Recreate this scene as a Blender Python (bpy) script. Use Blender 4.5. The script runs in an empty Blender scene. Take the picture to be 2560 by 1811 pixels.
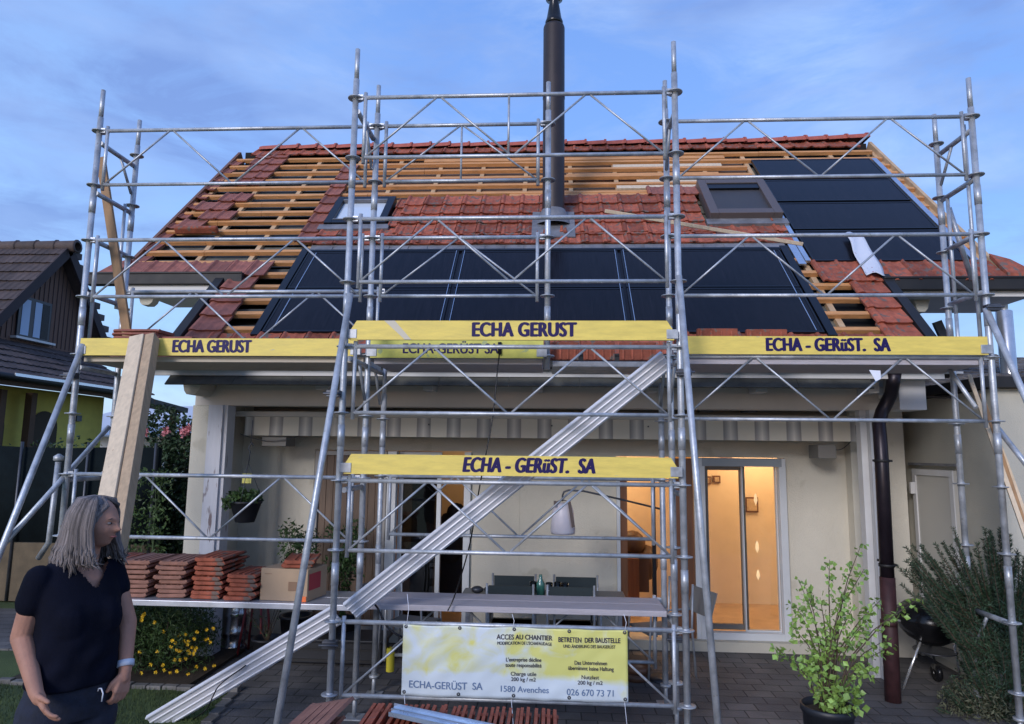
import bpy, bmesh, math, random
from mathutils import Vector as V, Matrix
import numpy as np
random.seed(7)
C = bpy.context.scene.collection
sc = bpy.context.scene
rad = math.radians

# ---------------------------------------------------------------- camera
YAW, PIT, ROL, FPX, CZ = rad(3.4), rad(7.45), rad(.66), 1700., 2.0
fw = V((-math.sin(YAW)*math.cos(PIT), math.cos(YAW)*math.cos(PIT), math.sin(PIT)))
r0 = V((math.cos(YAW), math.sin(YAW), 0)); u0 = r0.cross(fw)
rt = r0*math.cos(ROL) + u0*math.sin(ROL); up = u0*math.cos(ROL) - r0*math.sin(ROL)
cd = bpy.data.cameras.new('camera'); cam = bpy.data.objects.new('camera', cd); C.objects.link(cam)
m = Matrix((rt, up, -fw)).transposed().to_4x4(); m.translation = V((0, 0, CZ)); cam.matrix_world = m
cd.lens = 36*FPX/2560; cd.sensor_width = 36; cd.clip_end = 2000; cd.clip_start = .05
sc.camera = cam
# ---------------------------------------------------------------- world, sun, exposure
w = bpy.data.worlds.new("World"); sc.world = w; w.use_nodes = True
nt = w.node_tree; N = nt.nodes; L = nt.links; bg = N['Background']
sky = N.new('ShaderNodeTexSky'); sky.sky_type = 'NISHITA'; sky.sun_disc = False
sky.sun_elevation = rad(5); sky.sun_rotation = rad(195); sky.ozone_density = 2; sky.dust_density = .6
tc = N.new('ShaderNodeTexCoord'); sep = N.new('ShaderNodeSeparateXYZ'); L.new(tc.outputs['Generated'], sep.inputs[0])
ramp = N.new('ShaderNodeValToRGB'); L.new(sep.outputs['Z'], ramp.inputs[0])
K = 4.6
els = [(0.0, (.52, .66, .92)), (.06, (.40, .62, .96)), (.16, (.31, .56, 1.0)), (.32, (.205, .40, .94)), (.6, (.165, .33, .82)), (1., (.12, .26, .70))]
cr = ramp.color_ramp
while len(cr.elements) < len(els): cr.elements.new(.5)
for e, (p, c) in zip(cr.elements, els): e.position = p; e.color = (*c, 1)
# thin drifting cloud: stretched noise in direction space
mp = N.new('ShaderNodeMapping'); mp.inputs['Scale'].default_value = (1.0, 1.0, 3.0); mp.inputs['Rotation'].default_value = (.0, rad(14), .0)
L.new(tc.outputs['Generated'], mp.inputs[0])
nz = N.new('ShaderNodeTexNoise'); nz.inputs['Scale'].default_value = 4.2; nz.inputs['Detail'].default_value = 7; nz.inputs['Roughness'].default_value = .64; nz.inputs['Distortion'].default_value = .5
L.new(mp.outputs[0], nz.inputs['Vector'])
cm = N.new('ShaderNodeMapRange'); cm.inputs[1].default_value = .38; cm.inputs[2].default_value = .60; cm.inputs[4].default_value = .9; L.new(nz.outputs[0], cm.inputs[0])
nz2 = N.new('ShaderNodeTexNoise'); nz2.inputs['Scale'].default_value = 3.4; nz2.inputs['Detail'].default_value = 6; L.new(mp.outputs[0], nz2.inputs['Vector'])
cc = N.new('ShaderNodeMix'); cc.data_type = 'RGBA'; cc.inputs[6].default_value = (.18, .29, .68, 1); cc.inputs[7].default_value = (.36, .53, .95, 1); cq = N.new('ShaderNodeMapRange'); cq.inputs[1].default_value = .36; cq.inputs[2].default_value = .64; L.new(nz2.outputs[0], cq.inputs[0]); L.new(cq.outputs[0], cc.inputs[0])
mx = N.new('ShaderNodeMix'); mx.data_type = 'RGBA'; L.new(cm.outputs[0], mx.inputs[0]); 
gx = N.new('ShaderNodeMapRange'); gx.inputs[1].default_value = -.15; gx.inputs[2].default_value = -.75; gx.inputs[4].default_value = .55; L.new(sep.outputs['X'], gx.inputs[0])
gm = N.new('ShaderNodeMix'); gm.data_type = 'RGBA'; gm.inputs[7].default_value = (.42, .64, 1.0, 1); L.new(gx.outputs[0], gm.inputs[0]); L.new(ramp.outputs[0], gm.inputs[6]); L.new(gm.outputs[2], mx.inputs[6]); L.new(cc.outputs[2], mx.inputs[7])
sc1 = N.new('ShaderNodeVectorMath'); sc1.operation = 'SCALE'; sc1.inputs[3].default_value = K; L.new(mx.outputs[2], sc1.inputs[0])
sc2 = N.new('ShaderNodeVectorMath'); sc2.operation = 'SCALE'; sc2.inputs[3].default_value = .34; L.new(sky.outputs[0], sc2.inputs[0])
ad = N.new('ShaderNodeVectorMath'); ad.operation = 'ADD'; L.new(sc1.outputs[0], ad.inputs[0]); L.new(sc2.outputs[0], ad.inputs[1])
L.new(ad.outputs[0], bg.inputs[0]); bg.inputs[1].default_value = .15
sd = bpy.data.lights.new('sun', 'SUN'); so = bpy.data.objects.new('sun', sd); C.objects.link(so)
sd.energy = 1.45; sd.angle = rad(17); sd.color = (.98, .94, .95)
so.rotation_euler = (rad(69), 0, rad(-24))     # soft afterglow from behind and left of the camera
sc.view_settings.view_transform = 'Standard'; sc.view_settings.look = 'None'; sc.view_settings.exposure = .50; sc.view_settings.gamma = 1

# ---------------------------------------------------------------- measuring helpers (photo survey -> metres)
def ray(x, y): return rt*((x-1280)/FPX) - up*((y-905.5)/FPX) + fw
def aY(x, y, Y):
    d = ray(x, y); t = Y/d.y; return V((t*d.x, Y, CZ+t*d.z))
def aZ(x, y, Z):
    d = ray(x, y); t = (Z-CZ)/d.z; return V((t*d.x, t*d.y, Z))
G = -.06                                        # patio level
RC = 3.54                                       # roof plane: z = Y - RC
def rf(x, Y, n=0.): return V((x, Y-n*.7071, Y-RC+n*.7071))

# ---------------------------------------------------------------- materials
MATS = {}
def mat(name, col, rough=.6, metal=0., var=0., vs=6., bump=0., bs=40., isl=0., spec=.5, emit=None, es=0., col2=None, stretch=None, wear=None, alpha=None, trans=0.):
    if name in MATS: return MATS[name]
    M = bpy.data.materials.new(name); M.use_nodes = True; n = M.node_tree.nodes; l = M.node_tree.links
    b = n['Principled BSDF']; b.inputs['Base Color'].default_value = (*col, 1); b.inputs['Roughness'].default_value = rough
    b.inputs['Metallic'].default_value = metal; b.inputs['Specular IOR Level'].default_value = spec
    if trans: b.inputs['Transmission Weight'].default_value = trans
    if emit: b.inputs['Emission Color'].default_value = (*emit, 1); b.inputs['Emission Strength'].default_value = es
    t = n.new('ShaderNodeTexCoord'); vec = t.outputs['Object']
    if stretch:
        mpp = n.new('ShaderNodeMapping'); mpp.inputs['Scale'].default_value = stretch; l.new(vec, mpp.inputs[0]); vec = mpp.outputs[0]
    cur = None
    if var or col2:
        z = n.new('ShaderNodeTexNoise'); z.inputs['Scale'].default_value = vs; z.inputs['Detail'].default_value = 6; z.inputs['Roughness'].default_value = .62; l.new(vec, z.inputs['Vector'])
        mr = n.new('ShaderNodeMapRange'); mr.inputs[1].default_value = .3; mr.inputs[2].default_value = .7; l.new(z.outputs[0], mr.inputs[0])
        x = n.new('ShaderNodeMix'); x.data_type = 'RGBA'; l.new(mr.outputs[0], x.inputs[0])
        a = [max(0, c*(1-var)) for c in col]; c2 = col2 if col2 else [c*(1+var) for c in col]
        x.inputs[6].default_value = (*a, 1); x.inputs[7].default_value = (*c2, 1); cur = x.outputs[2]
        rr = n.new('ShaderNodeMapRange'); rr.inputs[3].default_value = max(.02, rough-.12); rr.inputs[4].default_value = min(1, rough+.12); l.new(z.outputs[0], rr.inputs[0]); l.new(rr.outputs[0], b.inputs['Roughness'])
    if isl:
        g = n.new('ShaderNodeNewGeometry'); r = n.new('ShaderNodeMapRange'); r.inputs[3].default_value = 1-isl; r.inputs[4].default_value = 1+isl; l.new(g.outputs['Random Per Island'], r.inputs[0])
        h = n.new('ShaderNodeHueSaturation'); l.new(r.outputs[0], h.inputs['Value']);
        if cur: l.new(cur, h.inputs['Color'])
        else: h.inputs['Color'].default_value = (*col, 1)
        cur = h.outputs[0]
    if wear:                                    # patches of another colour: (colour, scale, threshold)
        z = n.new('ShaderNodeTexNoise'); z.inputs['Scale'].default_value = wear[1]; z.inputs['Detail'].default_value = 8; l.new(vec, z.inputs['Vector'])
        mr = n.new('ShaderNodeMapRange'); mr.inputs[1].default_value = wear[2]; mr.inputs[2].default_value = wear[2]+.05; l.new(z.outputs[0], mr.inputs[0])
        x = n.new('ShaderNodeMix'); x.data_type = 'RGBA'; l.new(mr.outputs[0], x.inputs[0])
        if cur: l.new(cur, x.inputs[6])
        else: x.inputs[6].default_value = (*col, 1)
        x.inputs[7].default_value = (*wear[0], 1); cur = x.outputs[2]
    if cur: l.new(cur, b.inputs['Base Color'])
    if bump:
        z = n.new('ShaderNodeTexNoise'); z.inputs['Scale'].default_value = bs; z.inputs['Detail'].default_value = 5; l.new(vec, z.inputs['Vector'])
        bp = n.new('ShaderNodeBump'); bp.inputs['Strength'].default_value = bump; bp.inputs['Distance'].default_value = .01; l.new(z.outputs[0], bp.inputs['Height']); l.new(bp.outputs[0], b.inputs['Normal'])
    MATS[name] = M; return M

galv = mat('galvanised_steel', (.46, .485, .525), .42, .45, var=.30, vs=9, bump=.2, bs=60, wear=((.36, .36, .35), 26, .66))
galv2 = mat('dull_zinc', (.38, .40, .43), .5, .5, var=.3, vs=14)
dkst = mat('dark_steel', (.08, .085, .10), .45, .6, var=.3)
alu = mat('aluminium', (.74, .74, .78), .4, .1, var=.08, vs=5, stretch=(1, 1, 8))
yel = mat('yellow_board_paint', (.78, .60, .13), .55, var=.13, vs=3.5, bump=.15, bs=30, stretch=(1.5, 9, 9), wear=((.56, .47, .27), 5, .70))
yelg = mat('faded_yellow_paint', (.66, .62, .12), .55, var=.2, vs=9, wear=((.40, .46, .20), 11, .6))
navy = mat('navy_lettering', (.016, .010, .085), .5, spec=.2)
render_m = mat('cream_render', (.60, .56, .47), .9, var=.07, vs=1.6, bump=.5, bs=95, wear=((.52, .48, .39), 2.6, .62))
render_d = mat('grey_beige_render', (.52, .49, .41), .92, var=.07, vs=2, bump=.4, bs=90)
whitep = mat('white_painted_wood', (.62, .61, .60), .55, var=.06, vs=5)
peel = mat('peeling_white_paint', (.60, .60, .64), .6, var=.06, vs=5, stretch=(6, 6, 1.1), wear=((.20, .15, .15), 3.2, .63))
beamp = mat('beige_painted_beam', (.60, .55, .49), .7, var=.06, vs=2)
frame_w = mat('white_window_frame', (.60, .62, .64), .35, var=.03)
tile_m = mat('red_clay_tile', (.31, .088, .052), .75, var=.35, vs=11, bump=.4, bs=50, isl=.34, wear=((.17, .12, .10), 14, .57), spec=.25)
tile_d = mat('dark_clay_tile', (.25, .085, .058), .7, var=.3, vs=12, bump=.35, bs=50, isl=.3)
ridge_m = mat('ridge_clay', (.36, .085, .055), .6, var=.25, vs=9, bump=.3, isl=.2)
brown_t = mat('brown_roof_tile', (.072, .052, .047), .75, var=.25, vs=6, bump=.3, isl=.25)
batt = mat('pine_batten', (.56, .265, .10), .7, var=.28, vs=5, isl=.22, stretch=(1, 9, 9))
raft = mat('rafter_wood', (.50, .34, .20), .75, var=.2, vs=6)
under = mat('grey_underlay', (.115, .115, .10), .9, var=.35, vs=4, bump=.3, bs=15)
voidm = mat('attic_shade', (.012, .011, .010), .95)  # near-black colour stands for the shade inside the roof behind the slots
pvg = mat('solar_glass', (.008, .008, .012), .22, .0, var=.5, vs=3, spec=.17, stretch=(30, 1, 1))
pvf = mat('black_solar_frame', (.008, .009, .013), .35, .3)
flash = mat('bright_flashing', (.60, .66, .74), .25, .85, var=.1)
leadm = mat('lead_flashing', (.20, .20, .215), .6, .3, var=.3, vs=6, bump=.3)
guttm = mat('dark_gutter', (.016, .015, .016), .6, .1, var=.3)
pipe_b = mat('dark_brown_pipe', (.022, .016, .022), .35, .4, var=.3)
pipe_r = mat('red_brown_pipe', (.048, .018, .020), .6, .1, var=.4, vs=14)
flue_m = mat('brown_flue', (.034, .026, .027), .5, .3, var=.2, vs=3)
black = mat('black_enamel', (.012, .012, .014), .22, .2)
plank = mat('spruce_plank', (.64, .51, .36), .65, var=.14, vs=4, stretch=(9, 9, .9), wear=((.40, .25, .14), 6, .68))
plank2 = mat('brown_board', (.34, .20, .10), .7, var=.2, vs=4, stretch=(5, 5, 1))
deckw = mat('grey_deck_plank', (.42, .39, .42), .7, var=.14, vs=6, stretch=(1.2, 12, 12), bump=.15)
pine = mat('brown_door_wood', (.16, .062, .025), .45, var=.25, vs=3, stretch=(9, 9, .6))
inwall = mat('interior_wall', (.80, .66, .48), .85, var=.05)
infl = mat('interior_floor', (.52, .37, .24), .4, var=.2)
paper = mat('white_paper', (.75, .76, .82), .8)
leaf_d = mat('dark_green_leaf', (.045, .085, .022), .6, var=.3, vs=5, isl=.45)
leaf_h = mat('hedge_leaf', (.024, .052, .020), .6, var=.3, vs=3, isl=.5)
leaf_l = mat('light_green_leaf', (.20, .32, .07), .5, var=.25, vs=7, isl=.35)
leaf_r = mat('needle_leaf', (.032, .066, .035), .65, var=.3, vs=5, isl=.4)
stemm = mat('woody_stem', (.085, .06, .04), .8, var=.2)
petal_y = mat('yellow_petal', (.75, .48, .02), .6, isl=.2)
petal_p = mat('pink_petal', (.65, .25, .28), .6, isl=.2)
potm = mat('black_plastic_pot', (.014, .016, .022), .5, var=.2)
soil = mat('soil', (.05, .035, .022), .95, var=.3, bump=.6, bs=30)
grassm = mat('lawn_grass', (.045, .075, .020), .9, var=.35, vs=1.6, bump=.8, bs=90, isl=.3, col2=(.085, .12, .035))
card = mat('cardboard', (.40, .28, .18), .8, var=.08, vs=4)
redp = mat('red_print', (.42, .03, .05), .6)
orgp = mat('orange_tape', (.85, .17, .04), .6)
fencem = mat('dark_screen_mesh', (.006, .010, .012), .95, spec=.1, var=.25, bump=.3)
tanb = mat('tan_stone', (.12, .09, .055), .9, var=.3, vs=4, bump=.6, bs=12)
yelw = mat('yellow_render', (.62, .52, .11), .9, var=.08, bump=.3, bs=60)
brwood = mat('brown_cladding', (.15, .082, .058), .8, var=.2, vs=5, stretch=(8, 8, .6))
trunkw = mat('brown_post_wood', (.10, .055, .03), .8, var=.2)

def glassmat(name, tint, refl_rough=.02, thin=.85):
    M = bpy.data.materials.new(name); M.use_nodes = True; n = M.node_tree.nodes; l = M.node_tree.links
    n.remove(n['Principled BSDF']); out = n['Material Output']
    t = n.new('ShaderNodeBsdfTransparent'); t.inputs[0].default_value = (*tint, 1)
    g = n.new('ShaderNodeBsdfGlossy'); g.inputs['Roughness'].default_value = refl_rough; g.inputs[0].default_value = (.9, .95, 1, 1)
    f = n.new('ShaderNodeFresnel'); f.inputs[0].default_value = 1.6
    m2 = n.new('ShaderNodeMixShader'); l.new(f.outputs[0], m2.inputs[0]); l.new(t.outputs[0], m2.inputs[1]); l.new(g.outputs[0], m2.inputs[2]); l.new(m2.outputs[0], out.inputs[0])
    return M
glass = glassmat('door_glass', (.9, .9, .88)); glass_d = glassmat('dark_glass', (.35, .38, .42))

def paving():
    M = bpy.data.materials.new('grey_block_paving'); M.use_nodes = True; n = M.node_tree.nodes; l = M.node_tree.links; b = n['Principled BSDF']
    t = n.new('ShaderNodeTexCoord'); br = n.new('ShaderNodeTexBrick'); br.inputs['Scale'].default_value = 1.; br.inputs['Brick Width'].default_value = .24; br.inputs['Row Height'].default_value = .16
    br.inputs['Mortar Size'].default_value = .006; br.inputs['Mortar Smooth'].default_value = .3; br.inputs['Color1'].default_value = (.085, .082, .086, 1); br.inputs['Color2'].default_value = (.135, .125, .12, 1); br.inputs['Mortar'].default_value = (.03, .03, .027, 1)
    l.new(t.outputs['Object'], br.inputs['Vector'])
    z = n.new('ShaderNodeTexNoise'); z.inputs['Scale'].default_value = 2.2; z.inputs['Detail'].default_value = 7; l.new(t.outputs['Object'], z.inputs['Vector'])
    mr = n.new('ShaderNodeMapRange'); mr.inputs[1].default_value = .3; mr.inputs[2].default_value = .7; mr.inputs[3].default_value = .65; mr.inputs[4].default_value = 1.35; l.new(z.outputs[0], mr.inputs[0])
    h = n.new('ShaderNodeHueSaturation'); l.new(br.outputs[0], h.inputs['Color']); l.new(mr.outputs[0], h.inputs['Value']); l.new(h.outputs[0], b.inputs['Base Color'])
    z2 = n.new('ShaderNodeTexNoise'); z2.inputs['Scale'].default_value = 60; l.new(t.outputs['Object'], z2.inputs['Vector'])
    ma = n.new('ShaderNodeMath'); ma.operation = 'MULTIPLY_ADD'; ma.inputs[1].default_value = -1.; l.new(br.outputs['Fac'], ma.inputs[0]); l.new(z2.outputs[0], ma.inputs[2])
    bp = n.new('ShaderNodeBump'); bp.inputs['Strength'].default_value = .7; bp.inputs['Distance'].default_value = .008; l.new(ma.outputs[0], bp.inputs['Height']); l.new(bp.outputs[0], b.inputs['Normal']); b.inputs['Roughness'].default_value = .75
    return M
pave = paving()
def stripes():                                   # awning valance fabric: woven stripes along x
    M = bpy.data.materials.new('striped_awning_fabric'); M.use_nodes = True; n = M.node_tree.nodes; l = M.node_tree.links; b = n['Principled BSDF']
    t = n.new('ShaderNodeTexCoord'); s = n.new('ShaderNodeSeparateXYZ'); l.new(t.outputs['Object'], s.inputs[0])
    a = n.new('ShaderNodeMath'); a.operation = 'MULTIPLY'; a.inputs[1].default_value = 1/.32; l.new(s.outputs[0], a.inputs[0])
    f = n.new('ShaderNodeMath'); f.operation = 'FRACT'; l.new(a.outputs[0], f.inputs[0])
    r = n.new('ShaderNodeValToRGB'); l.new(f.outputs[0], r.inputs[0]); r.color_ramp.interpolation = 'LINEAR'
    P = [(0, (.66, .61, .51)), (.52, (.66, .61, .51)), (.54, (.28, .265, .255)), (.62, (.40, .38, .355)), (.76, (.68, .64, .57)), (.90, (.40, .38, .355)), (.98, (.28, .265, .255)), (1., (.66, .61, .51))]
    while len(r.color_ramp.elements) < len(P): r.color_ramp.elements.new(.5)
    for e, (p, c) in zip(r.color_ramp.elements, P): e.position = p; e.color = (*c, 1)
    l.new(r.outputs[0], b.inputs['Base Color']); b.inputs['Roughness'].default_value = .9
    return M
fabric = stripes()
def bannermat():
    M = bpy.data.materials.new('banner_vinyl'); M.use_nodes = True; n = M.node_tree.nodes; l = M.node_tree.links; b = n['Principled BSDF']
    t = n.new('ShaderNodeTexCoord'); z = n.new('ShaderNodeTexNoise'); z.inputs['Scale'].default_value = 4.5; z.inputs['Detail'].default_value = 7; z.inputs['Distortion'].default_value = 1.2; l.new(t.outputs['Object'], z.inputs['Vector'])
    s = n.new('ShaderNodeSeparateXYZ'); l.new(t.outputs['Object'], s.inputs[0])
    a = n.new('ShaderNodeMapRange'); a.inputs[1].default_value = .40; a.inputs[2].default_value = .475; a.inputs[3].default_value = 0; a.inputs[4].default_value = .42; l.new(s.outputs[2], a.inputs[0])
    d = n.new('ShaderNodeMapRange'); d.inputs[1].default_value = -.3; d.inputs[2].default_value = .7; d.inputs[3].default_value = -.12; d.inputs[4].default_value = .17; l.new(s.outputs[0], d.inputs[0])
    q = n.new('ShaderNodeMath'); q.operation = 'ADD'; l.new(a.outputs[0], q.inputs[0]); l.new(z.outputs[0], q.inputs[1])
    q2 = n.new('ShaderNodeMath'); q2.operation = 'ADD'; l.new(q.outputs[0], q2.inputs[0]); l.new(d.outputs[0], q2.inputs[1])
    r = n.new('ShaderNodeValToRGB'); r.color_ramp.elements[0].position = .66; r.color_ramp.elements[0].color = (.62, .69, .74, 1); r.color_ramp.elements[1].position = .93; r.color_ramp.elements[1].color = (.66, .64, .20, 1); l.new(q2.outputs[0], r.inputs[0])
    l.new(r.outputs[0], b.inputs['Base Color']); b.inputs['Roughness'].default_value = .4
    return M
bann = bannermat()

# ---------------------------------------------------------------- mesh builder
class MB:
    def __init__(s): s.v = []; s.f = []; s.mi = []; s.sm = []
    def face(s, pts, mi=0, smooth=False):
        n = len(s.v); s.v += [tuple(p) for p in pts]; s.f.append(list(range(n, n+len(pts)))); s.mi.append(mi); s.sm.append(smooth)
    def raw(s, vs, fs, mi=0, smooth=False):
        n = len(s.v); s.v += [tuple(p) for p in vs]
        for f in fs: s.f.append([n+i for i in f]); s.mi.append(mi); s.sm.append(smooth)
    def hexa(s, p, mi=0):                        # 8 corners: bottom 0-3, top 4-7
        s.raw(p, [(3, 2, 1, 0), (4, 5, 6, 7), (0, 1, 5, 4), (1, 2, 6, 5), (2, 3, 7, 6), (3, 0, 4, 7)], mi)
    def box(s, x0, x1, y0, y1, z0, z1, mi=0):
        s.hexa([(x0, y0, z0), (x1, y0, z0), (x1, y1, z0), (x0, y1, z0), (x0, y0, z1), (x1, y0, z1), (x1, y1, z1), (x0, y1, z1)], mi)
    def beam(s, a, b, wu, wv, upv=V((0, 0, 1)), mi=0):   # rectangular bar a->b
        a = V(a); b = V(b); d = (b-a).normalized(); u = d.cross(V(upv)).normalized()*wu/2; v = u.cross(d).normalized()*wv/2
        s.hexa([a-u-v, a+u-v, b+u-v, b-u-v, a-u+v, a+u+v, b+u+v, b-u+v], mi)
    def tube(s, pts, r, n=10, caps=True, mi=0):
        pts = [V(p) for p in pts]; rs = r if isinstance(r, (list, tuple)) else [r]*len(pts); base = len(s.v)
        prev = None
        for i, p in enumerate(pts):
            d = (pts[min(i+1, len(pts)-1)]-pts[max(i-1, 0)]).normalized()
            if prev is None:
                u = d.cross(V((0, 0, 1)) if abs(d.z) < .95 else V((1, 0, 0))).normalized()
            else: u = (prev-d*prev.dot(d)).normalized()
            prev = u; v = d.cross(u)
            for k in range(n):
                a = 2*math.pi*k/n; s.v.append(tuple(p+(u*math.cos(a)+v*math.sin(a))*rs[i]))
        for i in range(len(pts)-1):
            for k in range(n):
                a = base+i*n+k; b = base+i*n+(k+1) % n; s.f.append([a, b, b+n, a+n]); s.mi.append(mi); s.sm.append(True)
        if caps:
            s.f.append([base+k for k in range(n)][::-1]); s.mi.append(mi); s.sm.append(False)
            e = base+(len(pts)-1)*n; s.f.append([e+k for k in range(n)]); s.mi.append(mi); s.sm.append(False)
    def lathe(s, c, prof, n=20, mi=0, axis='z'):
        c = V(c); base = len(s.v)
        for (r, h) in prof:
            for k in range(n):
                a = 2*math.pi*k/n
                q = V((r*math.cos(a), r*math.sin(a), h)) if axis == 'z' else (V((h, r*math.cos(a), r*math.sin(a))) if axis == 'x' else V((r*math.cos(a), h, r*math.sin(a))))
                s.v.append(tuple(c+q))
        for i in range(len(prof)-1):
            for k in range(n):
                a = base+i*n+k; b = base+i*n+(k+1) % n; s.f.append([a, b, b+n, a+n]); s.mi.append(mi); s.sm.append(True)
    def ball(s, c, r, n=10, mi=0):
        rx = r if isinstance(r, (tuple, list)) else (r, r, r); c = V(c); base = len(s.v); m_ = n//2+1
        for i in range(m_+1):
            t = math.pi*i/m_
            for k in range(n):
                a = 2*math.pi*k/n; s.v.append((c.x+rx[0]*math.sin(t)*math.cos(a), c.y+rx[1]*math.sin(t)*math.sin(a), c.z+rx[2]*math.cos(t)))
        for i in range(m_):
            for k in range(n):
                a = base+i*n+k; b = base+i*n+(k+1) % n; s.f.append([a, a+n, b+n, b]); s.mi.append(mi); s.sm.append(True)
    def build(s, name, mats, parent=None, label=None, bev=0):
        me = bpy.data.meshes.new(name); me.from_pydata(s.v, [], s.f)
        if not isinstance(mats, (list, tuple)): mats = [mats]
        for q in mats: me.materials.append(q)
        me.polygons.foreach_set('material_index', s.mi); me.polygons.foreach_set('use_smooth', s.sm); me.update()
        return link(name, me, parent, label, bev)
def link(name, me, parent=None, label=None, bev=0):
    o = bpy.data.objects.new(name, me); C.objects.link(o)
    if parent:
        o.parent = parent; s_ = V((0, 0, 0)); p = parent
        while p: s_ += p.location; p = p.parent
        o.location = -s_
    if label: o['label'] = label
    if bev:
        b = o.modifiers.new('bevel', 'BEVEL'); b.width = bev; b.segments = 2; b.limit_method = 'ANGLE'
    return o
def tag(o, label=None, cat=None, group=None, kind=None):
    if label: o['label'] = label
    if cat: o['category'] = cat
    if group: o['group'] = group
    if kind: o['kind'] = kind
    if o.type == 'MESH' and o.parent is None and kind is None and o.location.length < 1e-6:
        me = o.data; vs = [v.co for v in me.vertices]
        c = V((sum(v.x for v in vs)/len(vs), sum(v.y for v in vs)/len(vs), min(v.z for v in vs)))
        me.transform(Matrix.Translation(-c)); o.location = c
    return o
def thing(name, loc, label, cat, group=None):
    o = bpy.data.objects.new(name, None); C.objects.link(o); o.location = loc; o.empty_display_size = .1
    return tag(o, label, cat, group)
def copy_tree(o, loc=None, rot=None, label=None, parent=None):
    c = o.copy(); C.objects.link(c)
    if parent: c.parent = parent
    if loc is not None: c.location = loc
    if rot is not None: c.rotation_euler = rot
    if label: c['label'] = label
    for ch in o.children: copy_tree(ch, parent=c)
    return c
def text(body, size, mtx, m_, parent, name='lettering', sx=1., bold=.0, shear=0., sp=1., heavy=0.):
    cu = bpy.data.curves.new(name, 'FONT'); cu.body = body; cu.size = size; cu.align_x = 'CENTER'; cu.align_y = 'CENTER'; cu.offset = bold; cu.extrude = .0008; cu.shear = shear; cu.space_character = sp
    t = bpy.data.objects.new(name, cu); C.objects.link(t)
    dg = bpy.context.evaluated_depsgraph_get(); me = bpy.data.meshes.new_from_object(t.evaluated_get(dg)); bpy.data.objects.remove(t)
    if heavy:
        vs0 = [v.co.copy() for v in me.vertices]; fs0 = [list(p.vertices) for p in me.polygons]; V_ = []; F_ = []
        for k, (dx, dz) in enumerate(((0, 0), (1, 0), (-1, 0), (.5, .5), (-.5, -.5), (0, .6), (0, -.6))):
            n0 = len(V_); V_ += [c+V((dx*heavy/sx, dz*heavy*.6, -.00012*k)) for c in vs0]; F_ += [[n0+i for i in f] for f in fs0]
        me = bpy.data.meshes.new(name); me.from_pydata(V_, [], F_)
    me.transform(mtx @ Matrix.Diagonal((sx, 1, 1, 1))); me.materials.clear(); me.materials.append(m_)
    return link(name, me, parent)
FACE = Matrix.Rotation(rad(90), 4, 'X')          # text upright, facing -Y
def leaves(mb, c, r, n, size, rnd, mi=0, asp=.55, shell=0., droop=0.):
    for _ in range(n):
        while True:
            p = V((rnd.uniform(-1, 1), rnd.uniform(-1, 1), rnd.uniform(-1, 1)))
            if shell < p.length <= 1: break
        q = V((c[0]+p.x*r[0], c[1]+p.y*r[1], c[2]+p.z*r[2])); leaf(mb, q, size*rnd.uniform(.6, 1.3), rnd, mi, asp, droop)
def leaf(mb, q, s, rnd, mi=0, asp=.55, droop=0., d=None):
    d = d or V((rnd.uniform(-1, 1), rnd.uniform(-1, 1), rnd.uniform(-1, 1)-droop)).normalized()
    u = d.cross(V((rnd.uniform(-1, 1), rnd.uniform(-1, 1), rnd.uniform(-1, 1)))).normalized()*s*asp/2; nn = d.cross(u).normalized()*s*.12
    a = q; b = q+d*s*.45+u+nn; e = q+d*s; f = q+d*s*.45-u+nn
    k = len(mb.v); mb.v += [tuple(a), tuple(b), tuple(e), tuple(f)]; mb.f += [[k, k+1, k+2], [k, k+2, k+3]]; mb.mi += [mi, mi]; mb.sm += [False, False]

# ================================================================ SETTING
g = MB(); g.box(-400, 400, -100, 700, G-.35, G-.02); tag(g.build('ground', grassm), kind='structure')
g = MB(); g.box(-3.2, 6.5, 1.0, 12, G-.018, G); tag(g.build('patio', pave), kind='structure')
g = MB(); g.box(-8.5, -3.2, 6.95, 8.6, G-.018, G); tag(g.build('path', pave), kind='structure')
def lawnh(x, y):
    t = max(0, min(1, (5.4-y)/2.2)); return G+.004+.135*t*t*(3-2*t)*max(0, min(1, (-1.9-x)/.9)) + .008*math.sin(5*x)*math.cos(4*y)
g = MB(); nx, ny = 40, 34
edge = lambda y: -2.55-.16*max(0, y-5)
vs = []; fs = []
for j in range(ny+1):
    y = 1.5+(5.96-1.5)*j/ny
    for i in range(nx+1):
        x = -9+(edge(y)+9)*i/nx; vs.append((x, y, lawnh(x, y)))
for j in range(ny):
    for i in range(nx): a = j*(nx+1)+i; fs.append((a, a+1, a+nx+2, a+nx+1))
g.raw(vs, fs, smooth=True); tag(g.build('lawn', grassm), kind='structure')
g = MB(); rg = random.Random(3)
for _ in range(16000):
    y = 4.3+1.66*rg.random(); x = edge(y)-.02-rg.random()**1.2*4.3; z = lawnh(x, y)-.004; h = rg.uniform(.02, .05); a = rg.uniform(0, 6.28)
    dx, dy = math.cos(a)*.003, math.sin(a)*.003; k = len(g.v)
    g.v += [(x-dx, y-dy, z), (x+dx, y+dy, z), (x+rg.uniform(-.02, .02), y+rg.uniform(-.02, .02), z+h)]; g.f.append([k, k+1, k+2]); g.mi.append(0); g.sm.append(False)
tag(g.build('grass', grassm), kind='stuff')
g = MB(); g.box(-4.75, -3.12, 5.98, 7.1, G-.1, G+.03); tag(g.build('flower_bed', soil), kind='structure')
kerb = MB()
for i in range(16):
    a = -4.8+i*.135; kerb.box(a, a+.125, 5.93+rg.uniform(-.01, .01), 6.0, G-.1, G+.035+rg.uniform(0, .012))
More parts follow.
